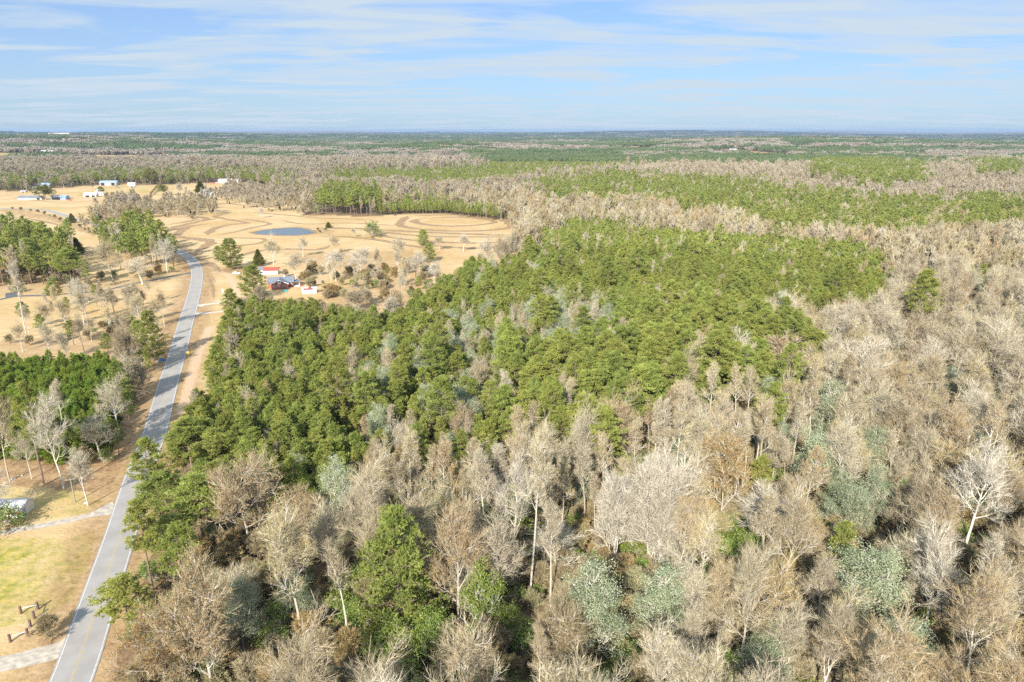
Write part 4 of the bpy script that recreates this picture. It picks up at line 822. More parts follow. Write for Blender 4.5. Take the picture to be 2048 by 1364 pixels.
FARN = dict(pine='pine_far', tallpine='tallpine_far', young='young', bare='bare_far', vase='bare_far', slim='bare_far', rusty='rusty_far', orange='orange', magnolia='magnolia_far', holly='magnolia_far')
# far patches
def far_pts():
    X, Y = [], []
    Dq = 1750.
    while Dq < 19000:
        step = max(22., Dq*.0125); n = int(2*math.radians(42)*Dq/step); a = np.radians(-42)+(np.arange(n)+rng.uniform(0, 1, n))*2*math.radians(42)/n; r = Dq+rng.uniform(0, step, n); X.append(r*np.sin(a)); Y.append(r*np.cos(a)); Dq += step*max(1., Dq/3500)
    return np.concatenate(X), np.concatenate(Y)
FX, FY = far_pts(); FZ = hgt(FX, FY); zz_, gxp, gyp, _ = zone_of(FX, FY, FZ); fd = np.hypot(FX, FY)
pn = noise2(FX*.6, FY, 520, 31)+.55*noise2(FX*.6, FY, 190, 32)+.3*noise2(FX, FY, 60, 33); gap = noise2(FX*.5, FY, 900, 41)+.6*noise2(FX*.6, FY, 300, 42)
isf = np.isin(zz_, (N_, B_, M_, P_, P3_, T_)) & ~((gap > .98) & (zz_ == N_)); isp = np.where(np.isin(zz_, (P_, T_)), True, np.where(zz_ == P3_, pn > -.4, np.where(zz_ == M_, pn > 0, pn > .16-.5*np.clip((fd-2200)/3500, 0, 1))))
fs = np.maximum(1., fd*.0125/26)*rng.uniform(.85, 1.15, len(FX)); fzs = rng.uniform(.75, 1.15, len(FX)); fr = rng.uniform(0, 6.28, len(FX)); fv = rng.integers(0, 60, len(FX)); print('patches', len(FX))
def pe(kind, m): return ([p_[2] for p_ in PROTO[kind]], FX[m], FY[m], FZ[m]-.5, fs[m], fzs[m], fr[m], fv[m])
woods('pine_forest', 'green pine woods filling the stand and the far country', ent(['pine', 'tallpine', 'young'], FARN, rest)+[pe('pine_patch', isf & isp)])
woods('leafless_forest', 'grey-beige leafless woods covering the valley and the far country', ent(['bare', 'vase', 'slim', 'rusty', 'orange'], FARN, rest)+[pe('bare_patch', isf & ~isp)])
woods('evergreen_thicket', 'silvery and dark evergreens scattered through the woods', ent(['magnolia', 'holly', 'cedar', 'oak', 'shrub'], FARN, rest))
# undergrowth
s = 3.6; X, Y = np.meshgrid(np.arange(-330, 330, s), np.arange(50, 420, s)); X = X.ravel()+rng.uniform(-1.6, 1.6, X.size); Y = Y.ravel()+rng.uniform(-1.6, 1.6, Y.size); m = np.abs(X) < Y*.8+30; X, Y = X[m], Y[m]; Z = hgt(X, Y); zq, a_, b_, _ = zone_of(X, Y, Z)
dr = dist_line(X, Y, road_c); m = (np.isin(zq, (B_, S_, X_)) | ((zq == T_) & (rng.random(len(X)) < .35)) | ((zq == H_) & (rng.random(len(X)) < np.where(X > -200, .10, .45))) | ((zq == P_) & (rng.random(len(X)) < .06))) & (dr > 7.5)
X, Y = X[m], Y[m]; n = len(X); isb = noise2(X, Y, 40, 51)+rng.normal(0, .35, n) > .30; sc_ = rng.uniform(.55, 1.35, n)
woods('undergrowth', 'brown twiggy undergrowth with some green bushes under the trees', [([p_[2] for p_ in PROTO['shrub']], X[~isb], Y[~isb], X[~isb]*0, sc_[~isb]*1.1, sc_[~isb], rng.uniform(0, 6.28, (~isb).sum()), rng.integers(0, 60, (~isb).sum())),
      ([p_[2] for p_ in PROTO['bush']], X[isb], Y[isb], X[isb]*0, sc_[isb], sc_[isb]*.9, rng.uniform(0, 6.28, isb.sum()), rng.integers(0, 60, isb.sum()))])

# ------------------------------------------------------------------ the air: a little blue haze over the distance
hx0, hx1, hy0, hy1, hz0, hz1 = -26000, 26000, -25500, 26000, -90, 112
hv = [(x, y, z) for z in (hz0, hz1) for y in (hy0, hy1) for x in (hx0, hx1)]
hm = bpy.data.meshes.new('haze'); hm.from_pydata(hv, [], [(0, 2, 3, 1), (4, 5, 7, 6), (0, 1, 5, 4), (2, 6, 7, 3), (0, 4, 6, 2), (1, 3, 7, 5)]); hm.update()
am = bpy.data.materials.new('haze_air'); am.use_nodes = True; an = am.node_tree; an.nodes.clear(); ao = nd(an, 'ShaderNodeOutputMaterial'); pv = nd(an, 'ShaderNodeVolumePrincipled')
pv.inputs['Color'].default_value = (.50, .70, 1, 1); pv.inputs['Density'].default_value = 5e-5; pv.inputs['Anisotropy'].default_value = .2; an.links.new(pv.outputs[0], ao.inputs['Volume'])
hm.materials.append(am); link('haze', hm, kind='stuff', label='thin blue haze over the far woods')
# ------------------------------------------------------------------ buildings, vehicles and small things
class MB:
    def __init__(s): s.v, s.f = [], []
    def hexa(s, p):      # 8 points: 4 bottom ccw, 4 top ccw
        n = len(s.v); s.v += [tuple(q) for q in p]
        s.f += [tuple(n+i for i in f) for f in ((3, 2, 1, 0), (4, 5, 6, 7), (0, 1, 5, 4), (1, 2, 6, 5), (2, 3, 7, 6), (3, 0, 4, 7))]; return s
    def box(s, x0, x1, y0, y1, z0, z1, tp=0):
        return s.hexa([(x0, y0, z0), (x1, y0, z0), (x1, y1, z0), (x0, y1, z0), (x0+tp, y0+tp, z1), (x1-tp, y0+tp, z1), (x1-tp, y1-tp, z1), (x0+tp, y1-tp, z1)])
    def bar(s, a, b, r, k=6, r2=None):
        a, b = np.array(a, float), np.array(b, float); r2 = r if r2 is None else r2; d = norm(b-a); u = norm(np.cross(d, [0, 0, 1.] if abs(d[2]) < .9 else [1., 0, 0])); w = np.cross(d, u); n = len(s.v)
        for p, q in ((a, r), (b, r2)):
            for i in range(k): t = 6.28318*i/k; s.v.append(tuple(p+q*(u*math.cos(t)+w*math.sin(t))))
        s.f += [(n+i, n+(i+1) % k, n+k+(i+1) % k, n+k+i) for i in range(k)]+[tuple(range(n+k-1, n-1, -1)), tuple(range(n+k, n+2*k))]; return s
    def poly(s, pts, th):          # flat slab: outline pts (x,z) at y0, thickness th along y
        y0 = th[0]; n = len(s.v); k = len(pts); s.v += [(x, th[0], z) for x, z in pts]+[(x, th[1], z) for x, z in pts]
        s.f += [tuple(range(n, n+k)), tuple(range(n+2*k-1, n+k-1, -1))]+[(n+i, n+k+i, n+k+(i+1) % k, n+(i+1) % k) for i in range(k)]; return s
    def gable_x(s, x0, x1, y0, y1, ze, zr, ov=.4, t=.14):      # roof slopes, ridge along x
        ym = (y0+y1)/2; sl = (zr-ze)/(ym-y0); a = ov
        for sg in (0, 1):
            ya, yb = (y0-a, ym) if sg == 0 else (ym, y1+a); za, zb = (ze-a*sl, zr) if sg == 0 else (zr, ze-a*sl)
            s.hexa([(x0-a, ya, za), (x1+a, ya, za), (x1+a, yb, zb), (x0-a, yb, zb), (x0-a, ya, za+t), (x1+a, ya, za+t), (x1+a, yb, zb+t), (x0-a, yb, zb+t)])
        return s
    def gable_y(s, x0, x1, y0, y1, ze, zr, ov=.4, t=.14):
        xm = (x0+x1)/2; sl = (zr-ze)/(xm-x0); a = ov
        for sg in (0, 1):
            xa, xb = (x0-a, xm) if sg == 0 else (xm, x1+a); za, zb = (ze-a*sl, zr) if sg == 0 else (zr, ze-a*sl)
            s.hexa([(xa, y0-a, za), (xb, y0-a, zb), (xb, y1, zb), (xa, y1, za), (xa, y0-a, za+t), (xb, y0-a, zb+t), (xb, y1, zb+t), (xa, y1, za+t)])
        return s
    def hip(s, x0, x1, y0, y1, ze, zr, ov=.5):
        a = ov; ym = (y0+y1)/2; h = (y1-y0)/2; n = len(s.v); s.v += [(x0-a, y0-a, ze), (x1+a, y0-a, ze), (x1+a, y1+a, ze), (x0-a, y1+a, ze), (x0+h*.9, ym, zr), (x1-h*.9, ym, zr)]
        s.f += [(n, n+1, n+5, n+4), (n+1, n+2, n+5), (n+2, n+3, n+4, n+5), (n+3, n, n+4), (n+3, n+2, n+1, n)]; return s
    def house(s, x0, x1, y0, y1, ze, zr, ax='x'):       # walls with gable ends
        s.box(x0, x1, y0, y1, -.3, ze)
        if zr > ze:
            if ax == 'x':
                for xx in ((x0, x0+.12), (x1-.12, x1)): n = len(s.v); ym = (y0+y1)/2; s.v += [(xx[0], y0, ze), (xx[0], y1, ze), (xx[0], ym, zr), (xx[1], y0, ze), (xx[1], y1, ze), (xx[1], ym, zr)]; s.f += [(n, n+2, n+1), (n+3, n+4, n+5), (n, n+3, n+5, n+2), (n+1, n+2, n+5, n+4)]
            else:
                for yy in ((y0, y0+.12), (y1-.12, y1)): n = len(s.v); xm = (x0+x1)/2; s.v += [(x0, yy[0], ze), (x1, yy[0], ze), (xm, yy[0], zr), (x0, yy[1], ze), (x1, yy[1], ze), (xm, yy[1], zr)]; s.f += [(n, n+1, n+2), (n+3, n+5, n+4), (n, n+2, n+5, n+3), (n+1, n+4, n+5, n+2)]
        return s
    def build(s, name, m, parent=None, smooth_=False, **kw):
        me_ = bpy.data.meshes.new(name); me_.from_pydata(s.v, [], s.f); me_.materials.append(m); me_.update()
        if smooth_: me_.polygons.foreach_set('use_smooth', np.ones(len(me_.polygons), bool))
        return link(name, me_, parent, **kw)
def thing(name, label, cat, p, rot=0., group=None, scale=1.):
    o = bpy.data.objects.new(name, None); sc.collection.objects.link(o); o.location = p; o.rotation_euler = (0, 0, R(rot)); o.scale = (scale,)*3; o['label'] = label; o['category'] = cat
    if group: o['group'] = group
    return o
Q = dict(brick=mat('red_brick', (.33, .10, .06), col2=(.42, .17, .11), scale=3, rough=.9), white=mat('white_siding', (.78, .77, .73), col2=(.66, .64, .60), scale=1.2, rough=.7), trim=mat('white_trim', (.80, .80, .78)), glass=mat('window_glass', (.04, .05, .07), rough=.08, spec=.6),
 shingle=mat('grey_shingles', (.13, .15, .18), col2=(.22, .24, .28), scale=2, rough=.9), redroof=mat('red_metal_roof', (.50, .09, .06), col2=(.38, .09, .06), scale=1, rough=.5), tin=mat('grey_tin_roof', (.42, .43, .45), col2=(.58, .58, .60), scale=1.5, rough=.5, spec=.5), rust=mat('rusty_tin', (.24, .06, .045), col2=(.34, .10, .07), scale=2, rough=.8),
 dark=mat('dark_opening', (.025, .025, .03)), wood=mat('weathered_post', (.26, .24, .18), col2=(.36, .34, .26), scale=3), rail=mat('pale_rail', (.62, .64, .62), col2=(.45, .46, .43), scale=4), redwood=mat('red_brown_post', (.13, .075, .06), col2=(.22, .14, .11), scale=3), blue=mat('blue_plastic', (.03, .18, .55), col2=(.05, .28, .70), scale=2, rough=.4, spec=.5),
 navy=mat('dark_blue_plastic', (.012, .06, .16), col2=(.02, .12, .26), scale=2, rough=.25, spec=.6), yellow=mat('sign_yellow', (.85, .55, .05), rough=.5), black=mat('sign_black', (.02, .02, .02)), steel=mat('galvanised_steel', (.5, .5, .48), rough=.4, metallic=.6), brown=mat('brown_roof', (.20, .14, .12), col2=(.28, .20, .17), scale=2),
 greenroof=mat('green_grey_roof', (.28, .35, .33), col2=(.38, .44, .42), scale=.5, rough=.6), bluetin=mat('blue_tin', (.22, .33, .48), col2=(.33, .43, .55), scale=.8, rough=.5), car=mat('white_car_paint', (.80, .80, .80), rough=.25, spec=.6), redp=mat('red_paint', (.60, .06, .04), rough=.3, spec=.5), tyre=mat('black_rubber', (.02, .02, .02)), teal=mat('turquoise_plastic', (.05, .42, .42), rough=.4), cream=mat('cream_boards', (.66, .55, .40), col2=(.74, .66, .52), scale=.9),
 orangeb=mat('orange_band', (.62, .34, .14), col2=(.66, .50, .32), scale=1.3), tarpw=mat('white_plastic', (.75, .75, .78)), stone=mat('pale_stone', (.55, .52, .46), col2=(.40, .38, .33), scale=3), board=mat('grey_boards', (.30, .28, .26), col2=(.42, .40, .37), scale=2))
def win(par, x, y, z, w, h, name='window', axis='y', d=.06):
    if axis == 'y': f = MB().box(x-w/2, x+w/2, y-d, y+.02, z, z+h).build(name, Q['trim'], par); MB().box(x-w/2+.1, x-.04, y-d-.02, y-d+.01, z+.1, z+h-.1).box(x+.04, x+w/2-.1, y-d-.02, y-d+.01, z+.1, z+h-.1).build('pane', Q['glass'], f)
    else: f = MB().box(x-.02, x+d, y-w/2, y+w/2, z, z+h).build(name, Q['trim'], par); MB().box(x+d-.01, x+d+.02, y-w/2+.1, y+w/2-.1, z+.1, z+h-.1).build('pane', Q['glass'], f)
# brick house
b = thing('brick_house', 'red brick house with grey shingled roof and white gable facing the camera', 'house', at(561, 577), 14)
MB().house(-6.6, 6.9, 3.0, 11.5, 2.9, 5.1).build('main_wall', Q['brick'], b); MB().house(-4.6, 4.2, -1.5, 3.0-.02, 2.9, 4.9, 'y').build('wing_wall', Q['brick'], b)
rf = MB().gable_x(-6.6, 6.9, 3.0, 11.5, 2.92, 5.12, .5).build('roof', Q['shingle'], b); MB().gable_y(-4.6, 4.2, -1.5, 7.0, 2.90, 5.02, .5).build('wing_roof', Q['shingle'], b)
MB().box(1.5, 2.3, 8.0, 8.8, 4.0, 6.0).build('chimney', Q['trim'], rf)
tb = MB()
for sx in (-1, 1): a, c2_ = (-.2+sx*4.9, 2.68), (-.2, 4.95); tb.hexa([(a[0], -2.08, a[1]-.1), (c2_[0], -2.08, c2_[1]-.1), (c2_[0], -1.98, c2_[1]-.1), (a[0], -1.98, a[1]-.1), (a[0], -2.08, a[1]+.26), (c2_[0], -2.08, c2_[1]+.26), (c2_[0], -1.98, c2_[1]+.26), (a[0], -1.98, a[1]+.26)])
tb.build('gable_trim', Q['trim'], b); MB().box(-1.1, .7, -1.58, -1.52, 2.7, 4.1).build('gable_panel', Q['trim'], b)
win(b, -2.6, -1.5, .9, 1.0, 1.5); win(b, -1.5, -1.5, .9, .9, 1.5); win(b, 1.6, -1.5, 1.1, .9, 1.2); win(b, 2.7, -1.5, 1.1, .8, 1.2); win(b, 5.4, 3.0, 1.0, 1.1, 1.3)
pch = MB().box(6.95, 10.2, 3.4, 9.0, 0, .35).build('porch', Q['trim'], b); MB().box(6.95, 10.5, 3.1, 9.3, 2.65, 2.85).build('porch_roof', Q['shingle'], pch)
for yy in (3.6, 6.2, 8.8): MB().box(9.9, 10.1, yy-.1, yy+.1, .35, 2.65).build('post', Q['trim'], pch)
MB().box(6.93, 7.02, 4.5, 5.5, .35, 2.4).build('door', Q['dark'], b); MB().box(10.25, 12.0, 3.2, 4.6, 0, .22).box(10.25, 11.6, 3.2, 4.6, .22, .40).build('steps', Q['redroof'], b)
# white house
b = thing('white_house', 'long white house with red metal roof behind the brick house', 'house', at(537, 549.5), 8)
MB().house(-5.6, 5.4, 0, 6.5, 2.7, 3.9).build('wall', Q['white'], b); MB().gable_x(-2.6, 5.4, 0, 6.5, 2.72, 3.95, .45).build('roof', Q['redroof'], b); MB().gable_x(-6.0, -3.12, 0.6, 7.0, 2.7, 4.1, .3).build('grey_roof', Q['shingle'], b)
win(b, -3.9, 0, .9, 1.5, 1.3); win(b, -.4, 0, 1.5, .7, .6); win(b, 3.4, 0, 1.6, .7, .5); MB().box(-5.5, 5.3, -.03, -.01+.0, .0, .35).build('foundation', Q['stone'], b)
MB().box(1.2, 2.1, -.05, .02, .35, 2.35).build('door', Q['trim'], b)
# rusty roofed shed
b = thing('storage_shed', 'small white shed with grey tin roof patched with rusty sheets', 'shed', at(619, 587), 14)
MB().house(-3.7, 3.7, 0, 5, 2.1, 3.0).build('wall', Q['white'], b); rf = MB().gable_x(-3.7, 3.7, 0, 5, 2.12, 3.05, .35).build('roof', Q['tin'], b)
sl = .9/2.5
MB().hexa([(-3.0, -.3, 2.31-.3*sl), (1.9, -.3, 2.31-.3*sl), (1.9, 1.0, 2.31+1.0*sl), (-3.0, 1.0, 2.31+sl), (-3.0, -.3, 2.33-.3*sl), (1.9, -.3, 2.33-.3*sl), (1.9, 1.0, 2.33+sl), (-3.0, 1.0, 2.33+sl)]).hexa([(-.5, 1.0, 2.31+sl), (1.1, 1.0, 2.31+sl), (1.1, 2.4, 2.31+2.4*sl), (-.5, 2.4, 2.31+2.4*sl), (-.5, 1.0, 2.33+sl), (1.1, 1.0, 2.33+sl), (1.1, 2.4, 2.33+2.4*sl), (-.5, 2.4, 2.33+2.4*sl)]).build('rusty_sheet', Q['rust'], rf)
MB().box(3.7, 3.76, 1.4, 3.4, 0, 2.0).build('door', Q['dark'], b)
# white shed at the near left
b = thing('mobile_home_shed', 'weathered white and orange shed with grey roof beside the gravel drive', 'shed', at(8, 1036), 4)
MB().house(-5.0, 4.2, 0, 4.4, 2.3, 3.1).build('wall', Q['white'], b); MB().gable_x(-5.0, 4.2, 0, 4.4, 2.32, 3.15, .25).build('roof', Q['tin'], b); MB().box(-4.9, 3.4, -.03, -.003, .95, 1.35).build('orange_band', Q['orangeb'], b); MB().box(-4.9, 2.6, -.035, -.004, 1.4, 2.2).build('cream_panel', Q['cream'], b)
win(b, 1.3, -.04, 1.45, .8, .6); MB().box(4.2, 4.24, .4, 1.3, 0, 1.9).build('door', Q['bluetin'], b)
# farm buildings
def barn(nm, lab, cat, p, rot, L, Wd, ze, zr, wall, roof, hip=False, doors=(), wins=0, grp=None, open_=()):
    b = thing(nm, lab, cat, p, rot, grp)
    if hip: MB().box(-L/2, L/2, 0, Wd, -.5, ze).build('wall', Q[wall], b); MB().hip(-L/2, L/2, 0, Wd, ze+.01, zr).build('roof', Q[roof], b)
    else: MB().house(-L/2, L/2, 0, Wd, ze, zr).build('wall', Q[wall], b); MB().gable_x(-L/2, L/2, 0, Wd, ze+.03, zr+.05, .5, .2).build('roof', Q[roof], b)
    for dx, dw in doors: MB().box(dx-dw/2, dx+dw/2, -.08, -.01, 0, min(ze-.3, 2.6)).build('door', Q['trim'], b)
    for dx, dw in open_: MB().box(dx-dw/2, dx+dw/2, -.07, -.01, 0, ze-.4).build('opening', Q['dark'], b)
    for k in range(wins): win(b, -L/2+L*(k+.5)/wins+.4, 0, 1.0, 1.4, 1.3)
    return b
barn('farmhouse', 'white farmhouse with green-grey hipped roof in the far field', 'house', at(413, 391), 12, 20, 12, 3.0, 7.5, 'white', 'greenroof', hip=True, doors=((2, 1.4),), wins=4)
barn('farm_annex', 'low white-roofed porch annex in front of the green-roofed farmhouse', 'shed', at(423, 394.5), 12, 8, 4, 2.2, 3.0, 'white', 'tin', doors=((1, 1.2),))
barn('brown_house', 'low brown-roofed house among bare trees far across the field', 'house', at(452, 390), 8, 19, 9, 2.8, 5.5, 'cream', 'brown', doors=((2, 1.3),), open_=((-4, 4),), wins=3)
barn('garage', 'small dark grey garage right of the low brown-roofed house', 'garage', at(471, 392), 20, 8, 7, 2.6, 4.4, 'board', 'shingle', open_=((0, 3.5),))
barn('poultry_shed', 'left of two long white sheds on the far hilltop', 'shed', at(449, 366), -6, 22, 11, 4.2, 6.2, 'white', 'trim', doors=((-6, 3),))
barn('equipment_shed', 'right of two long white sheds on the far hilltop', 'shed', at(467, 365), -6, 17, 11, 4.6, 6.0, 'white', 'tin', open_=((3, 4),))
barn('farmhouse', 'white farmhouse with bright metal roof at the end of the farm lane', 'house', at(180, 394), 10, 15, 9, 2.7, 5.2, 'white', 'trim', open_=((-3, 5), (4, 4)))
barn('farmhouse_wing', 'tall gabled white house block behind the bright-roofed farmhouse', 'house', at(191, 391), -50, 10, 9, 3.4, 7.8, 'white', 'trim', wins=2)
barn('tractor_shed', 'blue-roofed open shed with grey end wall beside the round oak', 'shed', at(117, 399.5), 5, 18, 9, 3.6, 5.0, 'bluetin', 'bluetin', open_=((-3, 10),))
barn('ranch_house', 'long low grey-roofed house left of the round oak', 'house', at(59, 399.5), 2, 30, 9, 2.6, 4.6, 'cream', 'shingle', doors=((-2, 5),), wins=3, open_=((11, 4),))
barn('barn', 'blue-roofed barn at the edge of the woods beyond the fields', 'barn', at(87, 376), -5, 20, 12, 4.5, 7, 'board', 'bluetin', open_=((3, 8),))
barn('barn', 'grey-roofed barn with white door at the top of the farm lane', 'barn', at(216, 371), 4, 26, 12, 4.4, 7, 'board', 'bluetin', doors=((0, 6),), open_=((-8, 5), (8, 5)))
barn('white_trailer', 'small white box trailer right of the grey-roofed barn', 'trailer', at(263, 370.5), 0, 12, 4, 3.2, 3.8, 'white', 'trim', doors=((3, 1.2),))
barn('white_trailer', 'tiny cream trailer near the blue-roofed barn', 'trailer', at(69, 378), -12, 6, 3, 2.6, 3.2, 'cream', 'trim', doors=((1, 1.),))
barn('feed_shelter', 'tiny grey shelter alone on the green far slope', 'shelter', at(264, 375), 15, 7, 4, 1.8, 2.6, 'board', 'tin', open_=((0, 3),))
barn('feed_shelter', 'tiny grey shelter alone on the dry slope above the round oak', 'shelter', at(46, 385), 0, 7, 4, 1.6, 2.4, 'board', 'tin', open_=((0, 3),))
barn('hill_house', 'tall white house on the clearing far beyond the pines', 'house', at(923, 326), 15, 20, 14, 6, 11, 'white', 'trim', wins=3, open_=((5, 3),))
barn('hill_shed', 'pale blue-white low shed left of the tall white hill house', 'shed', at(909, 328), 5, 20, 10, 4, 6, 'white', 'tin', open_=((4, 4),))
barn('hill_shed', 'small white shed right of the tall white hill house', 'shed', at(936, 327), -10, 16, 8, 3.2, 5, 'white', 'trim', open_=((2, 3),))
barn('distant_barn', 'pale blue-roofed barn in the distant dry field', 'barn', at(347, 314), 0, 34, 18, 6, 10, 'white', 'bluetin', open_=((4, 8),))
barn('distant_house', 'white long shed beside the distant bright green field', 'shed', at(94, 306), 0, 44, 16, 5, 8, 'white', 'trim', doors=((4, 4),))
barn('distant_house', 'small white house at the corner of the distant green field', 'house', at(134, 306), 10, 24, 16, 5, 9, 'white', 'brown', wins=2)
barn('distant_house', 'white-roofed house beyond the planted pines on the right', 'house', at(1467, 303), 0, 26, 16, 5, 9, 'white', 'tin', wins=3)
barn('distant_house', 'cream house on the pale distant field in the far right', 'house', at(1672, 281), 0, 44, 26, 8, 14, 'cream', 'tin', wins=3)
barn('factory', 'very long white factory on the horizon at the left', 'factory', at(118, 271.5)+Vector((0, 0, 8)), 0, 170, 60, 13, 15, 'cream', 'tin', doors=((-40, 10), (30, 10)))
# vehicles
def car(lab, p, rot, paint, L=4.6, nm='parked_car', cat='car'):
    c = thing(nm, lab, cat, p, rot); h = L/2; w = .88
    def loft(rows, name, m, par):
        mb = MB(); n = len(rows)
        for x, z0, z1, ww in rows: mb.v += [(x, -ww, z0), (x, ww, z0), (x, ww*.93, z1), (x, -ww*.93, z1)]
        for i in range(n-1): a = 4*i; mb.f += [(a, a+4, a+5, a+1), (a+1, a+5, a+6, a+2), (a+2, a+6, a+7, a+3), (a+3, a+7, a+4, a)]
        mb.f += [(0, 1, 2, 3), (4*n-1, 4*n-2, 4*n-3, 4*n-4)]; return mb.build(name, m, par)
    loft([(-h, .35, .75, .72), (-h*.93, .28, .95, .84), (-h*.5, .25, 1.0, w), (h*.4, .25, .95, w), (h*.85, .28, .82, .84), (h, .36, .66, .7)], 'body', Q[paint], c)
    loft([(-h*.88, .9, 1.0, .76), (-h*.62, .9, 1.42, .72), (h*.05, .9, 1.45, .72), (h*.42, .9, .98, .78)], 'cabin', Q['glass'], c)
    loft([(-h*.66, 1.40, 1.46, .70), (-h*.55, 1.40, 1.50, .71), (h*.02, 1.40, 1.50, .71), (h*.12, 1.36, 1.44, .70)], 'roof', Q[paint], c)
    for sx in (-.62, .62):
        for sy in (-1, 1): wh = MB().bar((sx*h, sy*.74, .33), (sx*h, sy*.92, .33), .33, 14).build('wheel', Q['tyre'], c); MB().bar((sx*h, sy*.90, .33), (sx*h, sy*.935, .33), .19, 10).build('rim', Q['steel'], wh)
    for sy in (-.5, .5): MB().box(h-.06, h+.01, sy-.16, sy+.16, .55, .68).build('headlight', Q['trim'], c)
    return c
car('white car parked on bare red earth near the white house', at(473, 548), 4, 'car')
car('small red car beside the lane between blue shed and white farmhouse', at(140, 401), 6, 'redp', 5.2)
car('red car beside the long white hilltop sheds', at(427, 366.5), -8, 'redp', 6)
car('white car between the red car and the hilltop sheds', at(434, 366), 12, 'car', 6)
car('white car standing in the yard of the low brown-roofed house', at(439, 391), 2, 'car', 5)
car('white van-like car parked between shed lane and farmhouse', at(137, 395.5), 4, 'car', 5.5)
# warning sign
s_o = thing('warning_sign', 'yellow diamond warning sign on the grass verge right of the road', 'road sign', at(377.6, 716), 8)
MB().bar((0, 0, 0), (0, 0, 2.6), .045, 6).build('post', Q['steel'], s_o)
pl = MB().poly([(0, 1.55), (.66, 2.21), (0, 2.87), (-.66, 2.21)], (-.07, -.05)).build('sign_plate', Q['yellow'], s_o)
MB().poly([(.05, 1.85), (.15, 1.85), (.15, 2.2), (-.02, 2.42), (-.10, 2.35), (.05, 2.16)], (-.085, -.072)).poly([(-.20, 2.52), (-.16, 2.26), (.06, 2.46)], (-.0855, -.0725)).build('curve_arrow', Q['black'], pl)
# utility poles and wires
def upole(lab, foot, top_y, arm=True, m='wood', r=.16):
    p = at(*foot); lo, hi = 1., 20.
    for _ in range(25):
        mm = (lo+hi)/2; lo, hi = (mm, hi) if project(p.x, p.y, p.z+mm)[1] > top_y else (lo, mm)
    o = thing('utility_pole', lab, 'utility pole', p, 20); MB().bar((0, 0, -.3), (0, 0, lo), r, 8, r*.7).build('pole', Q[m], o)
    if arm: MB().box(-.9, .9, -.05, .05, lo-.55, lo-.43).build('crossarm', Q[m], o); [MB().bar((x, 0, lo-.42), (x, 0, lo-.25), .05, 6).build('insulator', Q['trim'], o) for x in (-.8, .8)]
    else: MB().bar((0, 0, lo-.5), (.0, -.15, lo-.4), .05, 6).build('bracket', Q['steel'], o)
    return p, lo
p1, h1 = upole('green-grey utility pole on the grass above the near gravel drive', (150.6, 1004.6), 955.5)
p2, h2 = upole('pale utility pole by the field track beyond the road bend', (430, 539), 517, r=.14)
p3, h3 = upole('thin grey utility pole at the start of the rutted dirt drive', (434, 548), 528, r=.14)
def wire(lab, a, b, sag):
    mb = MB(); a, b = np.array(a), np.array(b); prev = a
    for i in range(1, 17):
        t = i/16; q = a+(b-a)*t-np.array([0, 0, sag*4*t*(1-t)]); mb.bar(prev, q, .018, 3); prev = q
    o = mb.build('overhead_wire', Q['steel']); o['label'] = lab; o['category'] = 'wire'
wire('thin wire running from the near utility pole across the road', (p1.x, p1.y, p1.z+h1-.3), (p1.x+26, p1.y+7, 6.2), .9)
wire('thin wire between the two utility poles near the road bend', (p2.x, p2.y, h2-.3), (p3.x, p3.y, h3-.3), .5)
MBX = thing('marker_post', 'thin white post leaning at the pine stand corner by the pale track', 'post', at(425, 644), 0); MB().bar((0, 0, 0), (-.6, .3, 3.2), .06, 6, .05).build('rod', Q['rail'], MBX); MB().bar((-.6, .3, 3.2), (-.62, .31, 3.35), .07, 6, .03).build('cap', Q['trim'], MBX)
m_ = thing('utility_cabinet', 'small white metal box standing in the grass beside the pine stand corner', 'cabinet', at(446, 584), 10)
MB().box(-.45, .45, -.35, .35, .0, 1.25, .04).build('housing', Q['car'], m_); MB().box(-.5, .5, -.4, .4, 1.25, 1.33).build('lid', Q['tin'], m_); MB().bar((-.2, .2, 1.33), (-.25, .25, 2.3), .05, 6).build('pipe', Q['rail'], m_)
# the two corner fences near the camera
def cfence(lab, posts, rails):
    P = [at(*q) for q in posts]; o = thing('corner_fence', lab, 'fence', P[1], 0); L = [p-P[1] for p in P]
    for q in L: MB().bar((q.x, q.y, -.1), (q.x, q.y, 1.55), .23, 10, .22).build('post', Q['redwood'], o)
    for a, b_, z, m in rails: MB().bar((L[a].x, L[a].y, z), (L[b_].x, L[b_].y, z), .09, 6).build('rail', Q[m], o)
cfence('upper corner fence of three brown posts with one white rail', [(42.5, 1227), (76.5, 1218.5), (69, 1237)], [(0, 1, 1.0, 'rail'), (1, 2, 1.0, 'board')])
cfence('lower corner fence of three reddish posts with one white rail', [(21, 1284), (56, 1272), (61.5, 1254)], [(0, 1, 1.0, 'rail'), (1, 2, 1.0, 'board')])
# blobs: tarpaulins, tubs, heaps
def blob(nm, lab, cat, p, rx, ry, h, m, seed=0, bumps=.25):
    rg = np.random.default_rng(seed); mb = MB(); nr_, na2 = 7, 20; mb.v.append((0, 0, h))
    for i in range(1, nr_+1):
        t = i/nr_
        for k in range(na2): a = 6.28318*k/na2; rr = t*(1+.10*math.sin(3*a+seed)+.07*math.sin(5*a)); mb.v.append((rx*rr*math.cos(a), ry*rr*math.sin(a), max(.01, h*math.cos(t*math.pi/2)**.7*(1+rg.normal(0, bumps)) if i < nr_ else .01)))
    mb.f += [(0, 1+k, 1+(k+1) % na2) for k in range(na2)]
    for i in range(nr_-1): a = 1+i*na2; mb.f += [(a+k, a+na2+k, a+na2+(k+1) % na2, a+(k+1) % na2) for k in range(na2)]
    o = mb.build(nm, Q[m], smooth_=True, loc=p); o['label'] = lab; o['category'] = cat
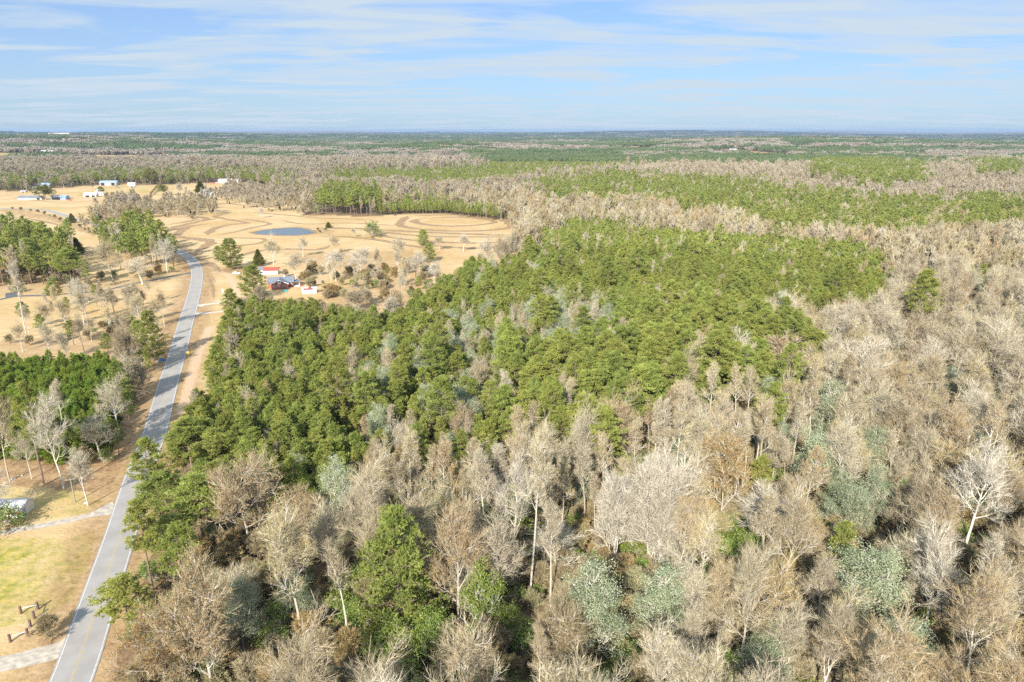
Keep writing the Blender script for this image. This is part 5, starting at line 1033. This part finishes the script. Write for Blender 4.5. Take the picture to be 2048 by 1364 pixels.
blob('tarpaulin_heap', 'dark blue shiny covered heap on the shaded bank left of the road', 'tarpaulin', at(323, 721), 1.25, 1.35, .9, 'navy', 1, .12)
blob('tarpaulin', 'larger bright blue tarpaulin lying behind the rusty-roofed shed', 'tarpaulin', at(661, 575), 1.9, 2.4, .5, 'blue', 2)
blob('tarpaulin', 'small bright blue tarpaulin right of the big brown yard shrub', 'tarpaulin', at(690, 579.5), 1.0, 1.6, .5, 'blue', 3)
blob('plastic_sheet', 'white plastic sheet on the weedy ground behind the pines', 'tarpaulin', at(713, 574), 1.5, 1.8, .5, 'tarpw', 4)
blob('paddling_pool', 'pale blue tub on the green patch below the yard trees', 'tub', at(613.5, 546), 1.3, 1.8, .35, 'blue', 5, .05)
blob('garden_table', 'turquoise tub in front of the brick house gable', 'tub', at(571, 582), 1.3, 1.3, .7, 'teal', 6, .05)
blob('board_pile', 'long grey pile of old boards on the back lawn', 'pile', at(630, 564), 6.0, 1.5, .4, 'board', 7, .4)
blob('field_stone', 'pale stone lying on the lawn beside the clean-trunked pine', 'stone', at(27, 958), .5, .35, .3, 'stone', 8, .1)
blob('field_stone', 'small grey stone right of the pale lawn stone', 'stone', at(43, 951), .5, .35, .35, 'board', 9, .1)
blob('field_stone', 'small white stone between the near utility pole and the road', 'stone', at(171, 1006.5), .35, .3, .25, 'tarpw', 10, .1)
# brush along the far road and the field fence
rg = random.Random(5)
for i, (a, b_) in enumerate([(62, 423), (76, 426), (90, 429), (99, 433), (110, 437), (121, 442), (131, 447), (160, 455), (170, 461), (180, 466), (190, 470), (43, 421), (25, 419), (168, 452)]):
    p = at(a, b_); h_ = rg.uniform(.5, .8); tree('shrub' if i % 3 else 'bush', i, p.x, p.y, 0, h_*1.3, h_, rg.uniform(0, 6), 'low brush clump on the verge of the far curving road', 'brush on the far road verge')
for i in range(9):
    t = i/8; p = at(302+17*t, 391-22*t); tree('shrub', i, p.x, p.y, p.z, .8, .8, rg.uniform(0, 6), 'brown brush clump on the fence line up the far slope', 'brush on the far fence line')
for i, (a, b_, w) in enumerate([(640, 466, .5), (652, 462, .6), (636, 461, .5), (745, 478, .5), (728, 560, 1.2), (760, 566, 1.4), (700, 552, 1.2), (790, 556, 1.3), (812, 548, 1.3), (770, 545, 1.2), (742, 545, 1.), (690, 600, 1.1), (705, 606, 1.2), (735, 606, 1.3), (770, 600, 1.3), (655, 598, 1.)]):
    p = at(a, b_); tree('shrub', i+1, p.x, p.y, 0, w*1.2, w, rg.uniform(0, 6), 'brown shrub in the rough ground between the yard and the pond', 'brown shrubs of the rough ground')

for i, (a, b_, w, k) in enumerate([(205, 660, .8, 'shrub'), (216, 655, .9, 'bush'), (232, 662, 1., 'shrub'), (244, 668, .9, 'shrub'), (188, 668, .7, 'bush'), (222, 672, .8, 'shrub'), (175, 676, .8, 'shrub'), (120, 684, .7, 'shrub'), (255, 660, 1.1, 'shrub'), (262, 648, 1., 'bush'), (140, 678, .7, 'bush'), (60, 690, .8, 'shrub'), (20, 688, .8, 'shrub'), (300, 560, 1.1, 'shrub'), (318, 548, 1.2, 'shrub'), (270, 552, 1.2, 'shrub'), (345, 545, .9, 'bush'), (205, 560, 1., 'shrub'), (230, 556, 1.1, 'bush'), (110, 905, 1.2, 'shrub'), (150, 915, 1.2, 'shrub'), (60, 915, 1.1, 'bush'), (30, 905, 1.2, 'shrub'), (170, 930, 1., 'shrub'), (215, 925, .9, 'bush')]):
    p = at(a, b_); tree(k, i+2, p.x, p.y, 0, w*1.15, w, rg.uniform(0, 6), ('green bush' if k == 'bush' else 'brown bare shrub')+' in the scrub left of the road', ('green bushes' if k == 'bush' else 'brown shrubs')+' of the scrub left of the road')
